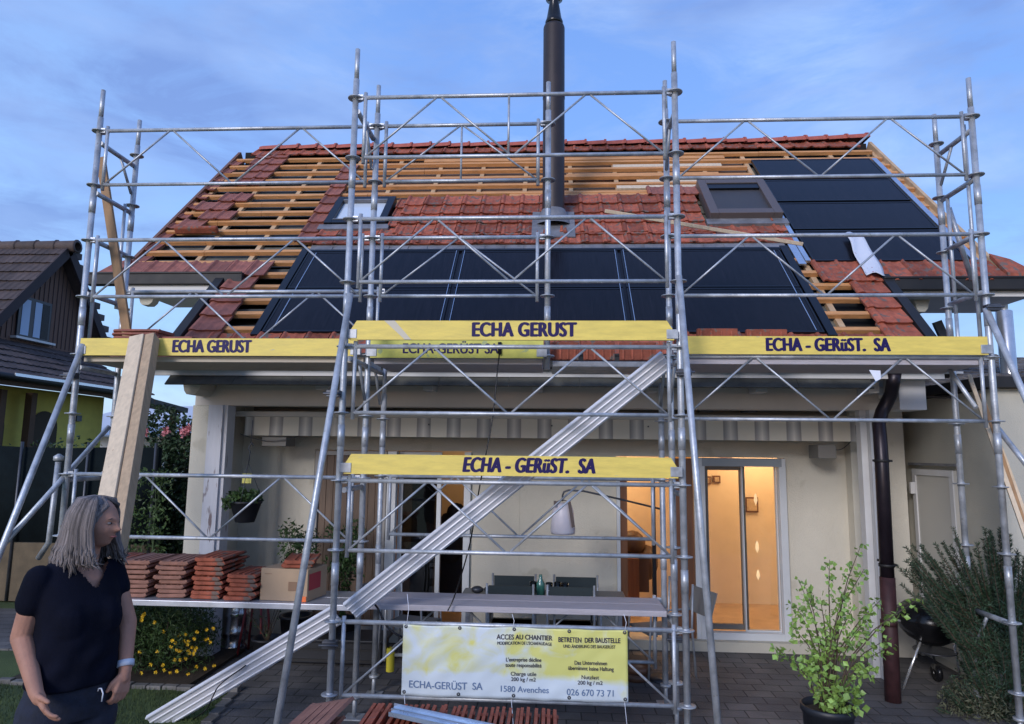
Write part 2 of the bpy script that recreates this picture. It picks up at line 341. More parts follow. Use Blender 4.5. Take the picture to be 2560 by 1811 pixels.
for i in range(12): 
    y = 5.9-i*.16; kerb.box(edge(y)-.01, edge(y)+.075, y-.15, y-.005, G-.1, G+.02+rg.uniform(0, .008))
tag(kerb.build('lawn_edging', mat('edging_stone', (.15, .14, .13), .9, var=.3, isl=.25, bump=.4), bev=.006), kind='structure')

# ---------------------------------------------------------------- generic roof tiles
def tile_profile(kind):
    return [(0, .004), (.07, .026), (.16, .030), (.26, .008), (.45, .003), (.56, .009), (.68, .003), (.86, .004), (1.0, .012)] if kind == 'm' else [(0, .0), (.1, .02), (.22, .004), (.5, .0), (.6, .02), (.72, .004), (1, .0)]
def tile_field(mb, O, U, D_, Nn, nu, nv, pu, pv, rnd, kind='m', lift=.034, th=.02, skip=None, over=1.16):
    P = tile_profile(kind); n = len(P)
    for j in range(nv):
        for i in range(nu):
            if skip and skip(i, j): continue
            o = O+U*(i*pu)+D_*(j*pv)+Nn*rnd.uniform(-.002, .004); jd = rnd.uniform(-.006, .006)
            vs = []
            for k, (d, hh) in enumerate(((0, 0), (pv*.6, lift*.55), (pv*over*.93, lift*.93), (pv*over, lift))):
                for (u, h) in P:
                    dd = d+jd+(.012*math.sin(math.pi*min(1, u/.3)) if u < .3 and k >= 2 else 0)
                    vs.append(o+U*(u*pu*.985)+D_*dd+Nn*(hh+h*(1 if k < 3 else .8)))
            for (u, h) in P: vs.append(o+U*(u*pu*.985)+D_*(pv*over-.004+jd)+Nn*(lift+h*.5-th))
            fs = []
            for r_ in range(4):
                for k in range(n-1): a = r_*n+k; fs.append((a, a+n, a+n+1, a+1))
            mb.raw(vs, fs)
            mb.raw([vs[0], vs[3*n], vs[4*n], vs[0]-Nn*th, vs[n-1], vs[4*n-1], vs[5*n-1], vs[n-1]-Nn*th], [(0, 3, 2, 1), (4, 5, 6, 7)])
U = V((1, 0, 0)); DS = V((0, -.7071, -.7071)); NN = V((0, -.7071, .7071))
rt_ = random.Random(11)

# ================================================================ HOUSE
house = thing('house', (0, 8, G), 'cream rendered house with half stripped red tiled roof, solar panels and lit patio doors', 'house')
# --- walls
XL, XR = -3.72, 3.76
WY = 7.7
wb = MB()
wb.box(XL, -2.70, WY, WY+.25, G, 2.62); wb.box(-.90, .714, WY, WY+.25, G, 2.62); wb.box(2.55, XR, WY, WY+.25, G, 2.9)
wb.box(-2.70, -.90, WY, WY+.25, 1.99, 2.62); wb.box(.714, 2.55, WY, WY+.25, 1.955, 2.62)
wb.box(-2.70, -.90, WY, WY+.25, G, .02); wb.box(.714, 2.55, WY, WY+.25, G, .02)
wb.box(XL, XL+.17, 6.863, WY-.002, G, 2.433); wb.box(XL, XL+.17, 7.063, WY-.002, 2.4335, 2.70)                                   # wing wall at the left end
wb.box(XL, XL+.25, WY+.252, 13, G, 3.0); wb.box(XR-.25, XR, WY+.252, 13, G, 3.0); wb.box(XL, XR, 13.002, 13.25, G, 3.8)
wb.box(3.2, XR-.002, 7.55, WY-.002, G, 2.6)                                  # return beside the downpipe
for s_, xx in ((1, XL+.002), (-1, XR-.002)):                                        # gable triangles
    for x0 in ((xx, xx+.2) if s_ > 0 else (xx-.2, xx),):
        y0, y1, ym = 7.0, 13.1, 10.3
        p = [(x0[0], y0, 3.0), (x0[0], y1, 3.0), (x0[0], ym, ym-RC-.2), (x0[1], y0, 3.0), (x0[1], y1, 3.0), (x0[1], ym, ym-RC-.2)]
        wb.raw(p, [(0, 1, 2), (5, 4, 3), (0, 2, 5, 3), (1, 4, 5, 2), (0, 3, 4, 1)])
wall = wb.build('wall', render_m, house)

pb = MB(); pb.box(.55, 3.25, 7.56, WY-.003, G, G+.10); pb.build('door_step', render_d, house); pb = MB(); pb.box(-2.75, -.85, 7.56, WY-.003, G, G+.08); pb.build('door_step', render_d, house)
# beam over the porch and soffit
b = MB(); b.box(-3.70, 3.20, 6.86, 7.06, 2.435, 2.74); b.build('porch_beam', beamp, house)
b = MB(); b.box(-3.68, 3.74, 6.38, 7.75, 2.745, 2.765); b.build('soffit', whitep, house)
b = MB(); b.box(-3.5, 3.74, 7.08, 7.69, 2.60, 2.62); b.build('porch_ceiling', whitep, house)
b = MB(); b.box(-3.9, 3.55, 6.34, 6.378, 2.69, 2.775); b.build('eaves_board', whitep, house)
for x0, wd in ((-2.35, .13), (-1.27, .10), (-.19, .10), (.93, .10), (1.95, .11), (3.0, .1)):
    b = MB(); b.box(x0, x0+wd, 6.62, 6.858, 2.585, 2.743); b.build('rafter_tail', whitep, house)
# end brackets (purlin ends, chamfered)
def corbel(x0, x1, y, z1, h, d=.35, m_=render_d):
    b = MB(); w_ = (x1-x0)
    P = [(x0, z1), (x1, z1), (x1-w_*.22, z1-h*.8), (x1-w_*.38, z1-h), (x0+w_*.28, z1-h), (x0+w_*.18, z1-h*.85)]
    n = len(P); vs = [(a, y, z) for a, z in P]+[(a, y+d, z) for a, z in P]
    b.raw(vs, [tuple(range(n))[::-1] if 0 else tuple(range(n)), tuple(range(n, 2*n))[::-1]]+[(i, i+n, (i+1) % n+n, (i+1) % n) for i in range(n)])
    b.build('purlin_bracket', m_, house)
corbel(-3.70, -3.45, 6.55, 2.743, .22, .3)
b = MB(); b.box(3.22, 3.46, 6.5, 6.8, 2.42, 2.74); b.build('purlin_bracket', whitep, house)
for x0 in (-4.90, -4.02): corbel(x0, x0+.24, 7.60, 3.83, .17, .12)
for x0 in (3.98, 5.25): corbel(x0, x0+.19, 7.60, 3.76, .19, .15)
# posts
b = MB(); b.box(-3.52, -3.37, 6.80, 6.857, G, 2.434); b.box(-3.37, -3.33, 6.83, 7.0, G, 2.434); b.build('left_post', peel, house)
b = MB(); b.box(3.075, 3.145, 6.80, 6.99, G, 2.434); b.box(3.01, 3.072, 6.86, 6.96, G, 2.434); b.build('right_post', whitep, house)
# door frames
def pane_frame(x0, x1, z0, z1, t, y, name='door_frame', m_=frame_w, gl=glass, dep=.06, parent=house, tb=None):
    tb = tb or t; b = MB(); b.box(x0, x0+t, y, y+dep, z0, z1); b.box(x1-t, x1, y, y+dep, z0, z1); b.box(x0+t, x1-t, y, y+dep, z1-t, z1); b.box(x0+t, x1-t, y, y+dep, z0, z0+tb)
    f = b.build(name, m_, parent, bev=.004)
    if gl:
        p = MB(); p.box(x0+t, x1-t, y+dep*.4, y+dep*.4+.008, z0+tb, z1-t); p.build('pane', gl, f)
    return f
pane_frame(1.60, 2.545, .02, 1.95, .075, WY-.05, gl=None, dep=.10, tb=.09)             # outer frame of the lit sliding door
pane_frame(1.68, 2.14, .11, 1.87, .055, WY+.09, m_=mat('grey_bronze_frame', (.16, .15, .14), .4, var=.1), name='sliding_leaf')
pane_frame(2.09, 2.465, .11, 1.87, .012, WY+.03, m_=frame_w, name='fixed_leaf')
b = MB(); b.box(1.645, 2.50, WY-.055, WY-.02, 1.86, 1.95); b.build('door_head', mat('grey_head', (.30, .33, .36), .5), house)
b = MB(); b.box(1.555, 1.60, WY-.04, WY+.1, .02, 1.95); b.box(.715, .752, WY-.04, WY+.05, .02, 1.95); b.build('door_jamb', frame_w, house)
b = MB(); b.box(.753, .83, WY-.02, WY+.09, .02, 1.95); b.build('shutter_edge', pine, house)
b = MB(); b.box(1.34, 1.545, WY-.03, WY+.02, .02, 1.94); b.build('wooden_shutter', pine, house)
b = MB(); b.box(1.10, 1.14, WY-.01, WY+.05, .02, 1.94); b.build('door_stile', pvf, house)
pane_frame(-2.69, -1.86, .02, 1.98, .05, WY-.02, m_=mat('grey_door_frame', (.36, .34, .32), .5), gl=None, name='shutter_frame')
b = MB()
for i in range(9): b.box(-2.635+i*.081, -2.635+i*.081+.075, WY+.01, WY+.03, .07, 1.93)
b.build('wooden_shutter', mat('weathered_shutter', (.15, .10, .07), .6, var=.25, vs=4, stretch=(6, 6, .7)), house)
b = MB(); b.box(-1.845, -1.745, WY-.05, WY+.06, .02, 1.98); b.box(-.975, -.902, WY-.04, WY+.08, .02, 1.98); b.build('door_jamb', frame_w, house)
pane_frame(-1.74, -1.25, .02, 1.98, .05, WY+.08, m_=frame_w, gl=glass_d, name='sliding_leaf')
b = MB(); b.box(-1.60, -1.34, WY+.18, WY+.2, .05, 1.95); b.build('reflection_panel', mat('brown_reflection', (.20, .13, .08), .9, var=.3, vs=3, stretch=(14, 1, .3)), house)  # brown panel standing in for the wood reflection on the glass leaf
b = MB(); b.box(-.357, -.352, WY-.004, WY-.0005, .7, 1.93); b.build('wall_joint', render_d, house)
# interior: one lit living room, one dim dining corner
b = MB(); b.box(-3.46, 3.5, 7.96, 12.9, -.03, .03); b.build('floor', infl, house)
b = MB(); b.box(.34, 3.40, 9.5, 9.6, .03, 2.5); b.box(.25, .33, 8.3, 12.9, .03, 2.5); b.box(-3.4, .25, 10.8, 10.9, .03, 2.5); b.box(-3.46, 3.5, 7.96, 12.9, 2.5, 2.55); b.box(3.40, 3.48, 7.96, 11, .03, 2.5); b.build('interior_wall', inwall, house)
b = MB(); b.box(1.60, 1.86, 9.15, 9.49, .03, 2.3); b.build('cupboard', mat('oak_cupboard', (.42, .25, .10), .5, var=.2, stretch=(4, 4, .6)), house)
for (x, z, w_, h_) in ((2.02, 1.58, .13, .11), (2.60, 1.22, .17, .2), (2.18, 1.60, .10, .10), (2.30, 1.82, .14, .14)):
    b = MB(); b.box(x, x+w_, 9.47, 9.497, z, z+h_, 0); b.box(x+.02, x+w_-.02, 9.462, 9.469, z+.02, z+h_-.02, 1); b.build('picture', [pine, mat('print', (.5, .36, .22), .6, var=.4, vs=9)], house)
b = MB(); b.lathe((2.34, 8.1, 0), [(.001, 1.55), (.012, 1.53), (.022, 1.47), (.001, 1.41)], 10); b.lathe((2.34, 8.1, 0), [(.001, 1.02), (.018, .98), (.022, .93), (.001, .88)], 10); b.lathe((2.34, 8.1, 0), [(.001, .70), (.012, .68), (.022, .63), (.001, .58)], 10)
b.build('glass_drops', mat('glowing_drop_glass', (1, .8, .5), .3, emit=(1, .75, .45), es=.55), house)  # hanging ornaments, not lamps; a faint glow is put into their glass
ch = thing('armchair', (1.0, 8.9, .03), 'dark round backed armchair just inside the lit open doorway', 'armchair')
b = MB(); b.ball((1.02, 8.9, .85), (.17, .12, .17), 12); b.box(.84, 1.2, 8.72, 9.1, .3, .75); b.ball((1.20, 8.95, .62), (.15, .2, .22), 12); b.build('seat', mat('dark_leather', (.06, .03, .02), .5), ch)
b = MB(); b.box(.83, 1.06, 8.55, 8.6, .1, .72); b.build('side_panel', pine, ch)
ch = thing('coat', (-1.2, 8.4, .3), 'dark coat hanging over a chair inside the dim doorway', 'coat')
b = MB(); b.ball((-1.22, 8.4, .95), (.2, .14, .32), 10); b.ball((-1.15, 8.35, 1.25), (.12, .1, .12), 10); b.box(-1.36, -1.04, 8.36, 8.44, .2, .8); b.build('cloth', mat('black_cloth', (.012, .012, .018), .9), ch)
for nm, lo, e, s_ in (('living_room_lamp', (2.7, 8.9, 2.2), 27, .22), ('side_lamp', (.75, 8.8, 2.1), 16, .12), ('dining_lamp', (-1.0, 9.9, 2.2), 5, .1)):
    ld = bpy.data.lights.new(nm, 'POINT'); lo_ = bpy.data.objects.new(nm, ld); C.objects.link(lo_); lo_.location = lo; ld.energy = e; ld.color = (1, .70, .42); ld.shadow_soft_size = s_

# --- roof: structure
b = MB()
def slab(mb, x0, x1, Y0, Y1, n0, n1, mi=0):
    mb.hexa([rf(x0, Y0, n1), rf(x1, Y0, n1), rf(x1, Y1, n1), rf(x0, Y1, n1), rf(x0, Y0, n0), rf(x1, Y0, n0), rf(x1, Y1, n0), rf(x0, Y1, n0)], mi)
slab(b, -5.05, 4.88, 7.46, 10.36, -.16, -.20); slab(b, -3.70, 3.50, 6.42, 7.455, -.16, -.20)
p = [(x, y, z) for x in (-5.05, 4.88) for (y, z) in ((10.38, 6.82), (13.6, 3.6), (13.6, 3.45), (10.38, 6.66))]
b.raw(p, [(0, 1, 2, 3)[::-1], (4, 5, 6, 7), (0, 4, 5, 1)[::1], (3, 2, 6, 7), (1, 5, 6, 2), (0, 3, 7, 4)])
roof = b.build('roof', voidm, house)
# underlay strips laid between the rafters, leaving dark slots
ub = MB(); ru = random.Random(5); 
xr = [-5.02+i*.66 for i in range(16)]
for k in range(20):
    Yk = 10.14-.197*k
    for i in range(len(xr)-1):
        x0, x1 = xr[i], xr[i+1]-.004
        if Yk < 7.5 and not (x0 > -3.8 and x1 < 3.5): continue
        gp = ru.choice((.0, .0, .03, .06, .09)); slab(ub, x0, x1, Yk-.192, Yk-gp, -.092, -.105)
ub.build('underlay', under, roof)
ub = MB(); slab(ub, -3.0, 2.86, 9.06, 10.15, -.086, -.091); ub.build('sarking_board', mat('sarking_wood', (.33, .19, .10), .85, var=.25, vs=3, stretch=(1, 8, 8)), roof)
for i, x in enumerate(xr):
    b = MB(); lo = 7.5 if (x < -3.6 or x > 3.3) else 6.5; slab(b, x-.03, x+.03, lo, 10.2, -.047, -.09); b.build('rafter', raft, roof)
rb = random.Random(9)
Ys = [10.14-.197*k for k in range(19)]
for Yk in Ys:
    seg = []
    if Yk > 9.9: seg = [(-5.06, 4.86)]
    elif Yk > 9.1: seg = [(-5.06, 2.88), (4.70, 4.88)]
    elif Yk > 7.95: seg = [(-5.06, -3.02), (4.70, 4.88)]
    elif Yk > 7.5: seg = [(-5.06, -3.02), (2.70, 2.98)]
    else: seg = [(-3.68, -3.02), (2.70, 3.5)]
    for (x0, x1) in seg:
        y = Yk+rb.uniform(-.006, .006); a = x0+rb.uniform(-.02, .02); c = x1+rb.uniform(-.03, .02)
        b = MB(); 
        jt = rb.uniform(a+.5, c-.5) if c-a > 2 else None
        if jt: slab(b, a, jt-.003, y-.042, y, .004, -.046); slab(b, jt+.003, c, y-.043, y-.001, .006, -.045)
        else: slab(b, a, c, y-.042, y, .004, -.046)
        b.build('batten', batt, roof)
# extra close boards on the upper right part, as laid
for (x0, x1, Y) in ((-2.0, 2.6, 10.05), (.9, 2.5, 9.83), (.2, 2.4, 9.6), (-.6, 2.55, 9.12), (.9, 2.3, 9.28), (1.2, 2.2, 9.42)):
    b = MB(); slab(b, x0, x1, Y-.07, Y, .0, -.03); b.build('roof_board', plank if x0 > .5 else batt, roof)
# rake boards
def strip(x, Y0, Y1, w_, n0, n1, m_, name): b = MB(); slab(b, x, x+w_, Y0, Y1, n0, n1); return b.build(name, m_, roof)
strip(-5.12, 7.6, 10.30, .045, .03, -.18, pine, 'verge_board'); strip(4.90, 7.6, 10.36, .045, .02, -.2, raft, 'verge_board')
strip(-3.86, 6.35, 7.5, .10, .05, -.14, guttm, 'verge_board'); strip(3.55, 6.35, 7.46, .10, .05, -.14, guttm, 'verge_board')
# --- roof: tiles
def field(x0, x1, Yt, Yb, name='tile_course', m_=tile_m, n=.0, skip=None, pw=.255):
    nu = max(1, round((x1-x0)/pw)); nv = max(1, round((Yt-Yb)/.2)); pv = (Yt-Yb)/nv*1.4142
    b = MB(); tile_field(b, rf(x0, Yt, n), U, DS, NN, nu, nv, (x1-x0)/nu, pv, rt_, skip=skip); return b.build(name, m_, roof)
field(-4.86, 4.70, 10.40, 10.22)
field(-2.02, 1.92, 9.05, 8.05, skip=lambda i, j: i in (7,) and j in (2, 3) )
field(-2.98, 2.72, 8.36, 8.05, skip=lambda i, j: False)
field(-2.12, -2.0, 8.98, 8.4); field(2.72, 2.86, 8.6, 8.05)
field(-3.22, -2.99, 9.9, 8.1, m_=tile_d, pw=.23)
field(-5.07, -3.32, 7.76, 7.53, m_=tile_d); field(2.93, 4.88, 7.71, 7.42)
field(-3.74, -3.38, 7.52, 6.55, m_=tile_d, pw=.36); field(3.20, 3.54, 7.42, 6.45, pw=.34)
field(-3.5, 3.3, 6.70, 6.44)
field(1.3, 2.2, 9.22, 9.03, m_=tile_d)
# corner returns past the verges
for sgn, X in ((-1, -5.08), (1, 4.90)):
    b = MB(); e = .32
    P = [rf(X, 7.76, .06), rf(X+sgn*e*.55, 7.68, .05), rf(X+sgn*e, 7.47, .04), rf(X, 7.47, .05)]; Q = [q-V((0, 0, .06)) for q in P]
    b.raw(P+Q, [(0, 1, 2, 3), (7, 6, 5, 4), (0, 4, 5, 1), (1, 5, 6, 2), (2, 6, 7, 3), (3, 7, 4, 0)]); b.build('corner_tile', tile_d if sgn < 0 else tile_m, roof)
# loose column of tiles left among the battens
rows = [(10.14, -4.75, -4.22), (9.95, -4.75, -4.22), (9.75, -4.72, -4.25), (9.56, -4.70, -4.26), (9.38, -4.68, -4.3), (8.98, -4.70, -4.28), (8.78, -4.95, -4.45), (8.58, -4.75, -4.30), (8.38, -4.95, -4.6)]
for (Y, a, c) in rows: field(a, c, Y+.19, Y, 'loose_roof_tile', tile_d, pw=.25)
b = MB(); b.beam(rf(-4.88, 8.28, .06), rf(-4.32, 8.30, .05), .06, .1, NN); b.build('loose_roof_tile', tile_m, roof, bev=.02)
for k in range(12):
    Y = 10.1-.22*k; field(-5.08, -4.93, Y, Y-.14, 'verge_tile', tile_d, n=-.03, pw=.15)
# ridge tiles
def ridge_mesh():
    b = MB(); n = 9; L_ = .345; vs = []
    for (x, s_) in ((0, .86), (.04, .92), (L_-.03, 1.0), (L_-.03, 1.13), (L_, 1.13)):
        for k in range(n):
            a = math.pi*(k/(n-1)); vs.append((x, -math.cos(a)*.125*s_, math.sin(a)*.105*s_-.02))
    fs = [(r_*n+k, (r_+1)*n+k, (r_+1)*n+k+1, r_*n+k+1) for r_ in range(4) for k in range(n-1)]
    fs += [tuple(4*n+k for k in range(n)), tuple(range(n))[::-1]]; b.raw(vs, fs, smooth=False); return b
rb0 = ridge_mesh().build('ridge_tile', ridge_m, roof); base = rb0.location.copy()
for i in range(31):
    o = rb0 if i == 0 else rb0.copy()
    if i: C.objects.link(o)
    o.location = base+V((-4.80+i*.312, 10.42, 6.86+.004*math.sin(i*1.7)+(.03 if i > 26 else 0)*(i-26)*.3)); o.rotation_euler = (0, rad(-1.5+rb.uniform(-.6, .6)), 0)
# lead strip under the middle tiles, flashings
b = MB(); slab(b, -2.98, 2.75, 7.93, 8.06, .012, -.02)
for i in range(24):
    x = -2.9+i*.235; slab(b, x, x+.2, 7.90+rb.uniform(-.01, .01), 8.0, .022, .014)
b.build('lead_apron', leadm, roof)
# --- solar panels
def panel(x0, x1, Y0, Y1, n=.03, label=None):
    b = MB(); t = .018
    for (a, c, d, e) in ((x0, x0+t, Y0, Y1), (x1-t, x1, Y0, Y1), (x0+t, x1-t, Y1-t, Y1), (x0+t, x1-t, Y0, Y0+t)): slab(b, a, c, d, e, n, n-.04)
    f = b.build('solar_panel', pvf, house, label)
    q = MB(); slab(q, x0+t, x1-t, Y0+t, Y1-t, n-.004, n-.03); q.build('glass', pvg, f)
cw = (2.665+2.98)/3
for c_ in range(3):
    for r_ in range(2):
        panel(-2.98+c_*cw+.02, -2.98+(c_+1)*cw-.02, (6.70, 7.30)[r_], (7.285, 7.89)[r_])
for Ya, Yb in ((7.70, 8.225), (8.255, 8.79), (8.83, 9.32), (9.36, 9.86)): panel(2.95, 4.66, Ya, Yb)
b = MB()
for x in (-2.98+cw, -2.98+2*cw):
    slab(b, x-.052, x-.046, 6.70, 7.89, .040, .03); slab(b, x+.046, x+.052, 6.70, 7.89, .040, .03)
slab(b, -2.86, -2.853, 6.72, 7.87, .034, .027); slab(b, 2.57, 2.577, 6.72, 7.87, .034, .027)
b.build('panel_rail', flash, house)
b = MB()
for x in (-2.98+cw, -2.98+2*cw): slab(b, x-.045, x+.045, 6.70, 7.89, .012, -.02)
b.build('panel_joint', pvg, house)
b = MB(); slab(b, -3.06, -2.975, 6.66, 7.95, .035, -.03); slab(b, 2.665, 2.75, 6.66, 7.95, .035, -.03); slab(b, -2.97, 2.66, 7.895, 7.925, .035, -.03); b.build('panel_surround', pvf, house)
for q_ in ((4.69, 4.76, 7.70, 9.86, .03, .0), (2.87, 2.925, 7.70, 9.0, .03, .0), (2.78, 2.865, 7.66, 8.0, .02, .0), (2.72, 2.9, 9.3, 9.37, .02, 0)): b = MB(); slab(b, *q_); b.build('side_flashing', flash, house)
# --- skylight left, shaded roof window right
def roofwin(x0, x1, Y0, Y1, n, t, fm, pm, label):
    b = MB()
    for (a, c, d, e) in ((x0, x0+t, Y0, Y1), (x1-t, x1, Y0, Y1), (x0+t, x1-t, Y1-t*.8, Y1), (x0+t, x1-t, Y0, Y0+t*.8)): slab(b, a, c, d, e, n, -.02)
    f = b.build('roof_window', fm, house, label, bev=.006)
    q = MB(); slab(q, x0+t, x1-t, Y0+t*.8, Y1-t*.8, n-.05, n-.07); q.build('pane', pm, f)
    return f
f = roofwin(-2.97, -2.16, 8.40, 8.97, .07, .10, pvf, mat('skylight_glass', (.55, .62, .70), .08, var=.0, spec=1.), 'small skylight with pale glass and black frame')
b = MB(); slab(b, -2.87, -2.26, 8.46, 8.475, .075, .03); slab(b, -2.87, -2.26, 8.88, 8.9, .075, .03); slab(b, -3.02, -2.1, 8.30, 8.39, .05, .0); b.build('flashing', leadm, f)
f = roofwin(1.98, 2.88, 8.44, 9.19, .13, .11, mat('brown_window_frame', (.13, .105, .10), .5, .3), mat('dark_blind', (.045, .045, .052), .6, var=.1), 'roof window with brown frame and dark outer blind')
b = MB(); slab(b, 2.08, 2.78, 9.0, 9.1, .115, .09); b.build('blind_box', pvf, f)
b = MB(); slab(b, 1.93, 2.93, 8.34, 8.44, .05, -.01); b.build('flashing', leadm, f)
# --- flue
b = MB(); cx = .01
b.lathe((cx, 8.45, 0), [(.142, 4.7), (.142, 7.60), (.134, 7.63), (.09, 7.645)], 28)
b.lathe((cx, 8.45, 0), [(.146, 6.6), (.146, 6.63)], 28)
fl = b.build('flue_pipe', flue_m, house)
b = MB(); b.lathe((cx, 8.45, 0), [(.09, 7.64), (.115, 7.66), (.12, 7.69), (.105, 7.73), (.10, 7.75), (.062, 7.98), (.07, 8.0), (.112, 8.02), (.112, 8.05), (.06, 8.07), (.055, 8.10), (.12, 8.14), (.12, 8.16), (.001, 8.24)], 24); b.build('flue_cowl', black, fl)
b = MB(); slab(b, -.26, .28, 8.12, 8.62, .045, -.01); b.lathe((cx, 8.45, 0), [(.24, 4.86), (.19, 4.98), (.16, 5.06), (.145, 5.08)], 24); b.build('flue_flashing', leadm, fl)
# --- gutters and downpipes
def gutter(x0, x1, y, z, h, m_=guttm):
    b = MB(); b.box(x0, x1, y, y+.11, z-h, z-.0); b.box(x0-.004, x1+.004, y-.012, y+.0, z-.02, z+.004); return b.build('gutter', m_, house, bev=.01)
gutter(-3.92, 3.62, 6.24, 2.895, .13); gutter(-5.42, -3.55, 7.40, 4.0, .14); gutter(3.56, 5.62, 7.34, 3.90, .14)
b = MB(); b.box(-5.0, -3.6, 7.45, 7.60, 3.80, 3.86); b.box(-5.0, -3.6, 7.60, 8.6, 3.84, 3.87); b.build('eaves_board', whitep, house)
b = MB(); b.box(3.6, 5.5, 7.42, 7.56, 3.70, 3.78); b.box(3.6, 5.3, 7.56, 8.6, 3.76, 3.80); b.build('eaves_board', whitep, house)
b = MB(); b.box(3.4, 3.78, 7.42, 7.46, 3.2, 3.72); b.box(-3.74, -3.45, 7.42, 7.46, 3.2, 3.78); b.build('cheek_board', guttm, house)
dp = MB(); tp = [aY(2236, 932, 6.33), aY(2232, 962, 6.38), aY(2228, 985, 6.42), aY(2218, 1005, 6.45), aY(2205, 1030, 6.46), aY(2197, 1060, 6.42), aY(2200, 1090, 6.36), aY(2204, 1150, 6.32)]
x_ = 2.90; foot = aZ(2233, 1754, G)
dp.tube(tp+[tp[-1]+(foot-tp[-1])*.5], .058, 14); mid = tp[-1]+(foot-tp[-1])*.5
dn = dp.build('downpipe', pipe_b, house)
b = MB(); b.tube([mid, foot], .064, 14); b.tube([foot+V((0, 0, .62)), foot+V((0, 0, .66))], .068, 14); b.build('lower_pipe', pipe_r, dn)
for z in (1.95, 1.05): 
    p = tp[-1]+(foot-tp[-1])*((tp[-1].z-z)/(tp[-1].z-foot.z)); b = MB(); b.tube([p-V((0, 0, .012)), p+V((0, 0, .012))], .066, 14); b.box(p.x+.055, p.x+.09, p.y-.01, p.y+.3, z-.01, z+.01)
    b.build('pipe_clip', guttm, dn)
# ---------------------------------------------------------------- awning
aw = thing('awning', (0, 7.2, 2.1), 'folded awning with cream and grey striped valance across the porch', 'awning')
b = MB(); b.box(-3.42, 3.17, 7.16, 7.22, 2.335, 2.395); b.build('front_rail', mat('cream_rail', (.50, .48, .44), .5), aw, bev=.01)
b = MB(); b.tube([(-3.3, 7.42, 2.42), (3.1, 7.42, 2.42)], .055, 14); b.build('fabric_roll', mat('rolled_fabric', (.22, .20, .17), .9), aw)
b = MB(); nn = 340; zb = lambda x: 2.135
pts = []
for i in range(nn+1):
    x = -3.30+6.40*i/nn; y = 7.18+.010*math.sin(x*2*math.pi/.32)+.006*math.sin(x*9.1); pts.append((x, y))
for i in range(nn):
    (xa, ya), (xb, yb) = pts[i], pts[i+1]; k = len(b.v)
    b.v += [(xa, 7.18, 2.335), (xb, 7.18, 2.335), (xb, yb, 2.135), (xa, ya, 2.135)]; b.f.append([k, k+1, k+2, k+3]); b.mi.append(0); b.sm.append(True)
b.build('valance', fabric, aw)
for q_ in ((-3.13, -2.86, 7.23, 7.5, 2.02, 2.125), (2.74, 2.92, 7.23, 7.5, 1.96, 2.10)): b = MB(); b.box(*q_); b.build('arm_housing', mat('grey_housing', (.20, .19, .175), .5), aw, bev=.006)
b = MB()
for xx in (-2.35, -1.85, 1.55, 2.0): b.box(xx, xx+.13, 7.2, 7.68, 2.43, 2.455)
for x in (-1.3, .0, 1.0): b.tube([(x, 7.16, 2.26), (x, 7.16, 2.275)], .008, 6)
b.build('bracket', dkst, aw)
b = MB(); b.tube([(-3.36+.05*i, 7.2, 2.15-.075*math.sin(math.pi*i/14)) for i in range(15)], .004, 6); b.tube([(3.12-.03*i, 7.3, 2.16-.12*math.sin(math.pi*i/9)*.6-.008*i) for i in range(10)], .004, 6); b.tube([(3.14, 7.25, 2.3), (3.10, 7.22, 2.18)], .015, 6); b.build('cord', dkst, aw)

# ================================================================ SCAFFOLDING
scf = thing('scaffolding', (0, 5.5, G), 'galvanised steel tube scaffolding with yellow toe boards standing along the front of the house', 'scaffolding')
YF, YM, YB = 5.02, 5.5, 6.0
ros = None
def rosette_mesh():
    b = MB(); b.lathe((0, 0, 0), [(.024, -.0045), (.060, -.0045), (.062, 0), (.060, .0045), (.024, .0045)], 16)
    b.lathe((0, 0, 0), [(.0245, -.02), (.028, -.018), (.028, .012), (.0245, .014)], 12); return b
def standard(x, y, z0, z1, rings, spigot=True, tilt=0):
    global ros
    b = MB(); zt = z1-.26 if spigot else z1
    pts = [(x, y, z0), (x, y, zt)]; b.tube(pts, .0242, 14)
    k = .27+.0
    for zz in (2.02, 4.02, 1.02, 3.02):
        if z0 < zz < zt: b.tube([(x, y, zz), (x, y, zz+.16)], .0268, 14)
    if spigot: b.tube([(x, y, zt-.01), (x, y, z1)], .0195, 12)
    s = b.build('standard', galv, scf)
    for z in rings:
        if ros is None: ros = rosette_mesh().build('rosette', galv2, s); o = ros
        else: o = ros.copy(); C.objects.link(o); o.parent = s
        o.location = V((x, y, z))-V(scf.location) - V(s.location) ; o.location = V((x, y, z)); 
        # parent chain cancels: standard sits at minus the root offset
        o.location = V((x, y, z))
    if z0 < .2:
        q = MB(); q.tube([(x, y, G), (x, y, z0+.02)], .017, 10); q.box(x-.07, x+.07, y-.07, y+.07, G, G+.008); q.lathe((x, y, z0-.02), [(.02, 0), (.045, .0), (.045, .02), (.02, .02)], 10); q.build('base_jack', galv2, s)
    return s
R_ = lambda a, b: [z for z in [.27+.5*i for i in range(10)] if a <= z <= b]
standard(-4.02, YM, .12, 5.16, R_(0.2, 5)); standard(-3.99, YB, .12, 5.13, R_(1.7, 4.8))
standard(-1.57, YF, .1, 5.19, R_(.2, 5)); standard(-1.52, YM, .1, 5.15, R_(1.2, 4.8)); standard(-1.50, YB, .1, 2.75, [1.77, 2.27])
standard(-.04, YM, 2.66, 5.15, R_(2.7, 4.8))
standard(.94, YF, .1, 5.19, R_(.2, 5)); standard(.95, YM, .1, 5.14, R_(.2, 4.8)); standard(.95, YB, .1, 2.6, [1.77, 2.27])
standard(3.44, YM, .1, 5.11, R_(.2, 5)); standard(3.43, YB, .1, 5.05, R_(.7, 4.8))
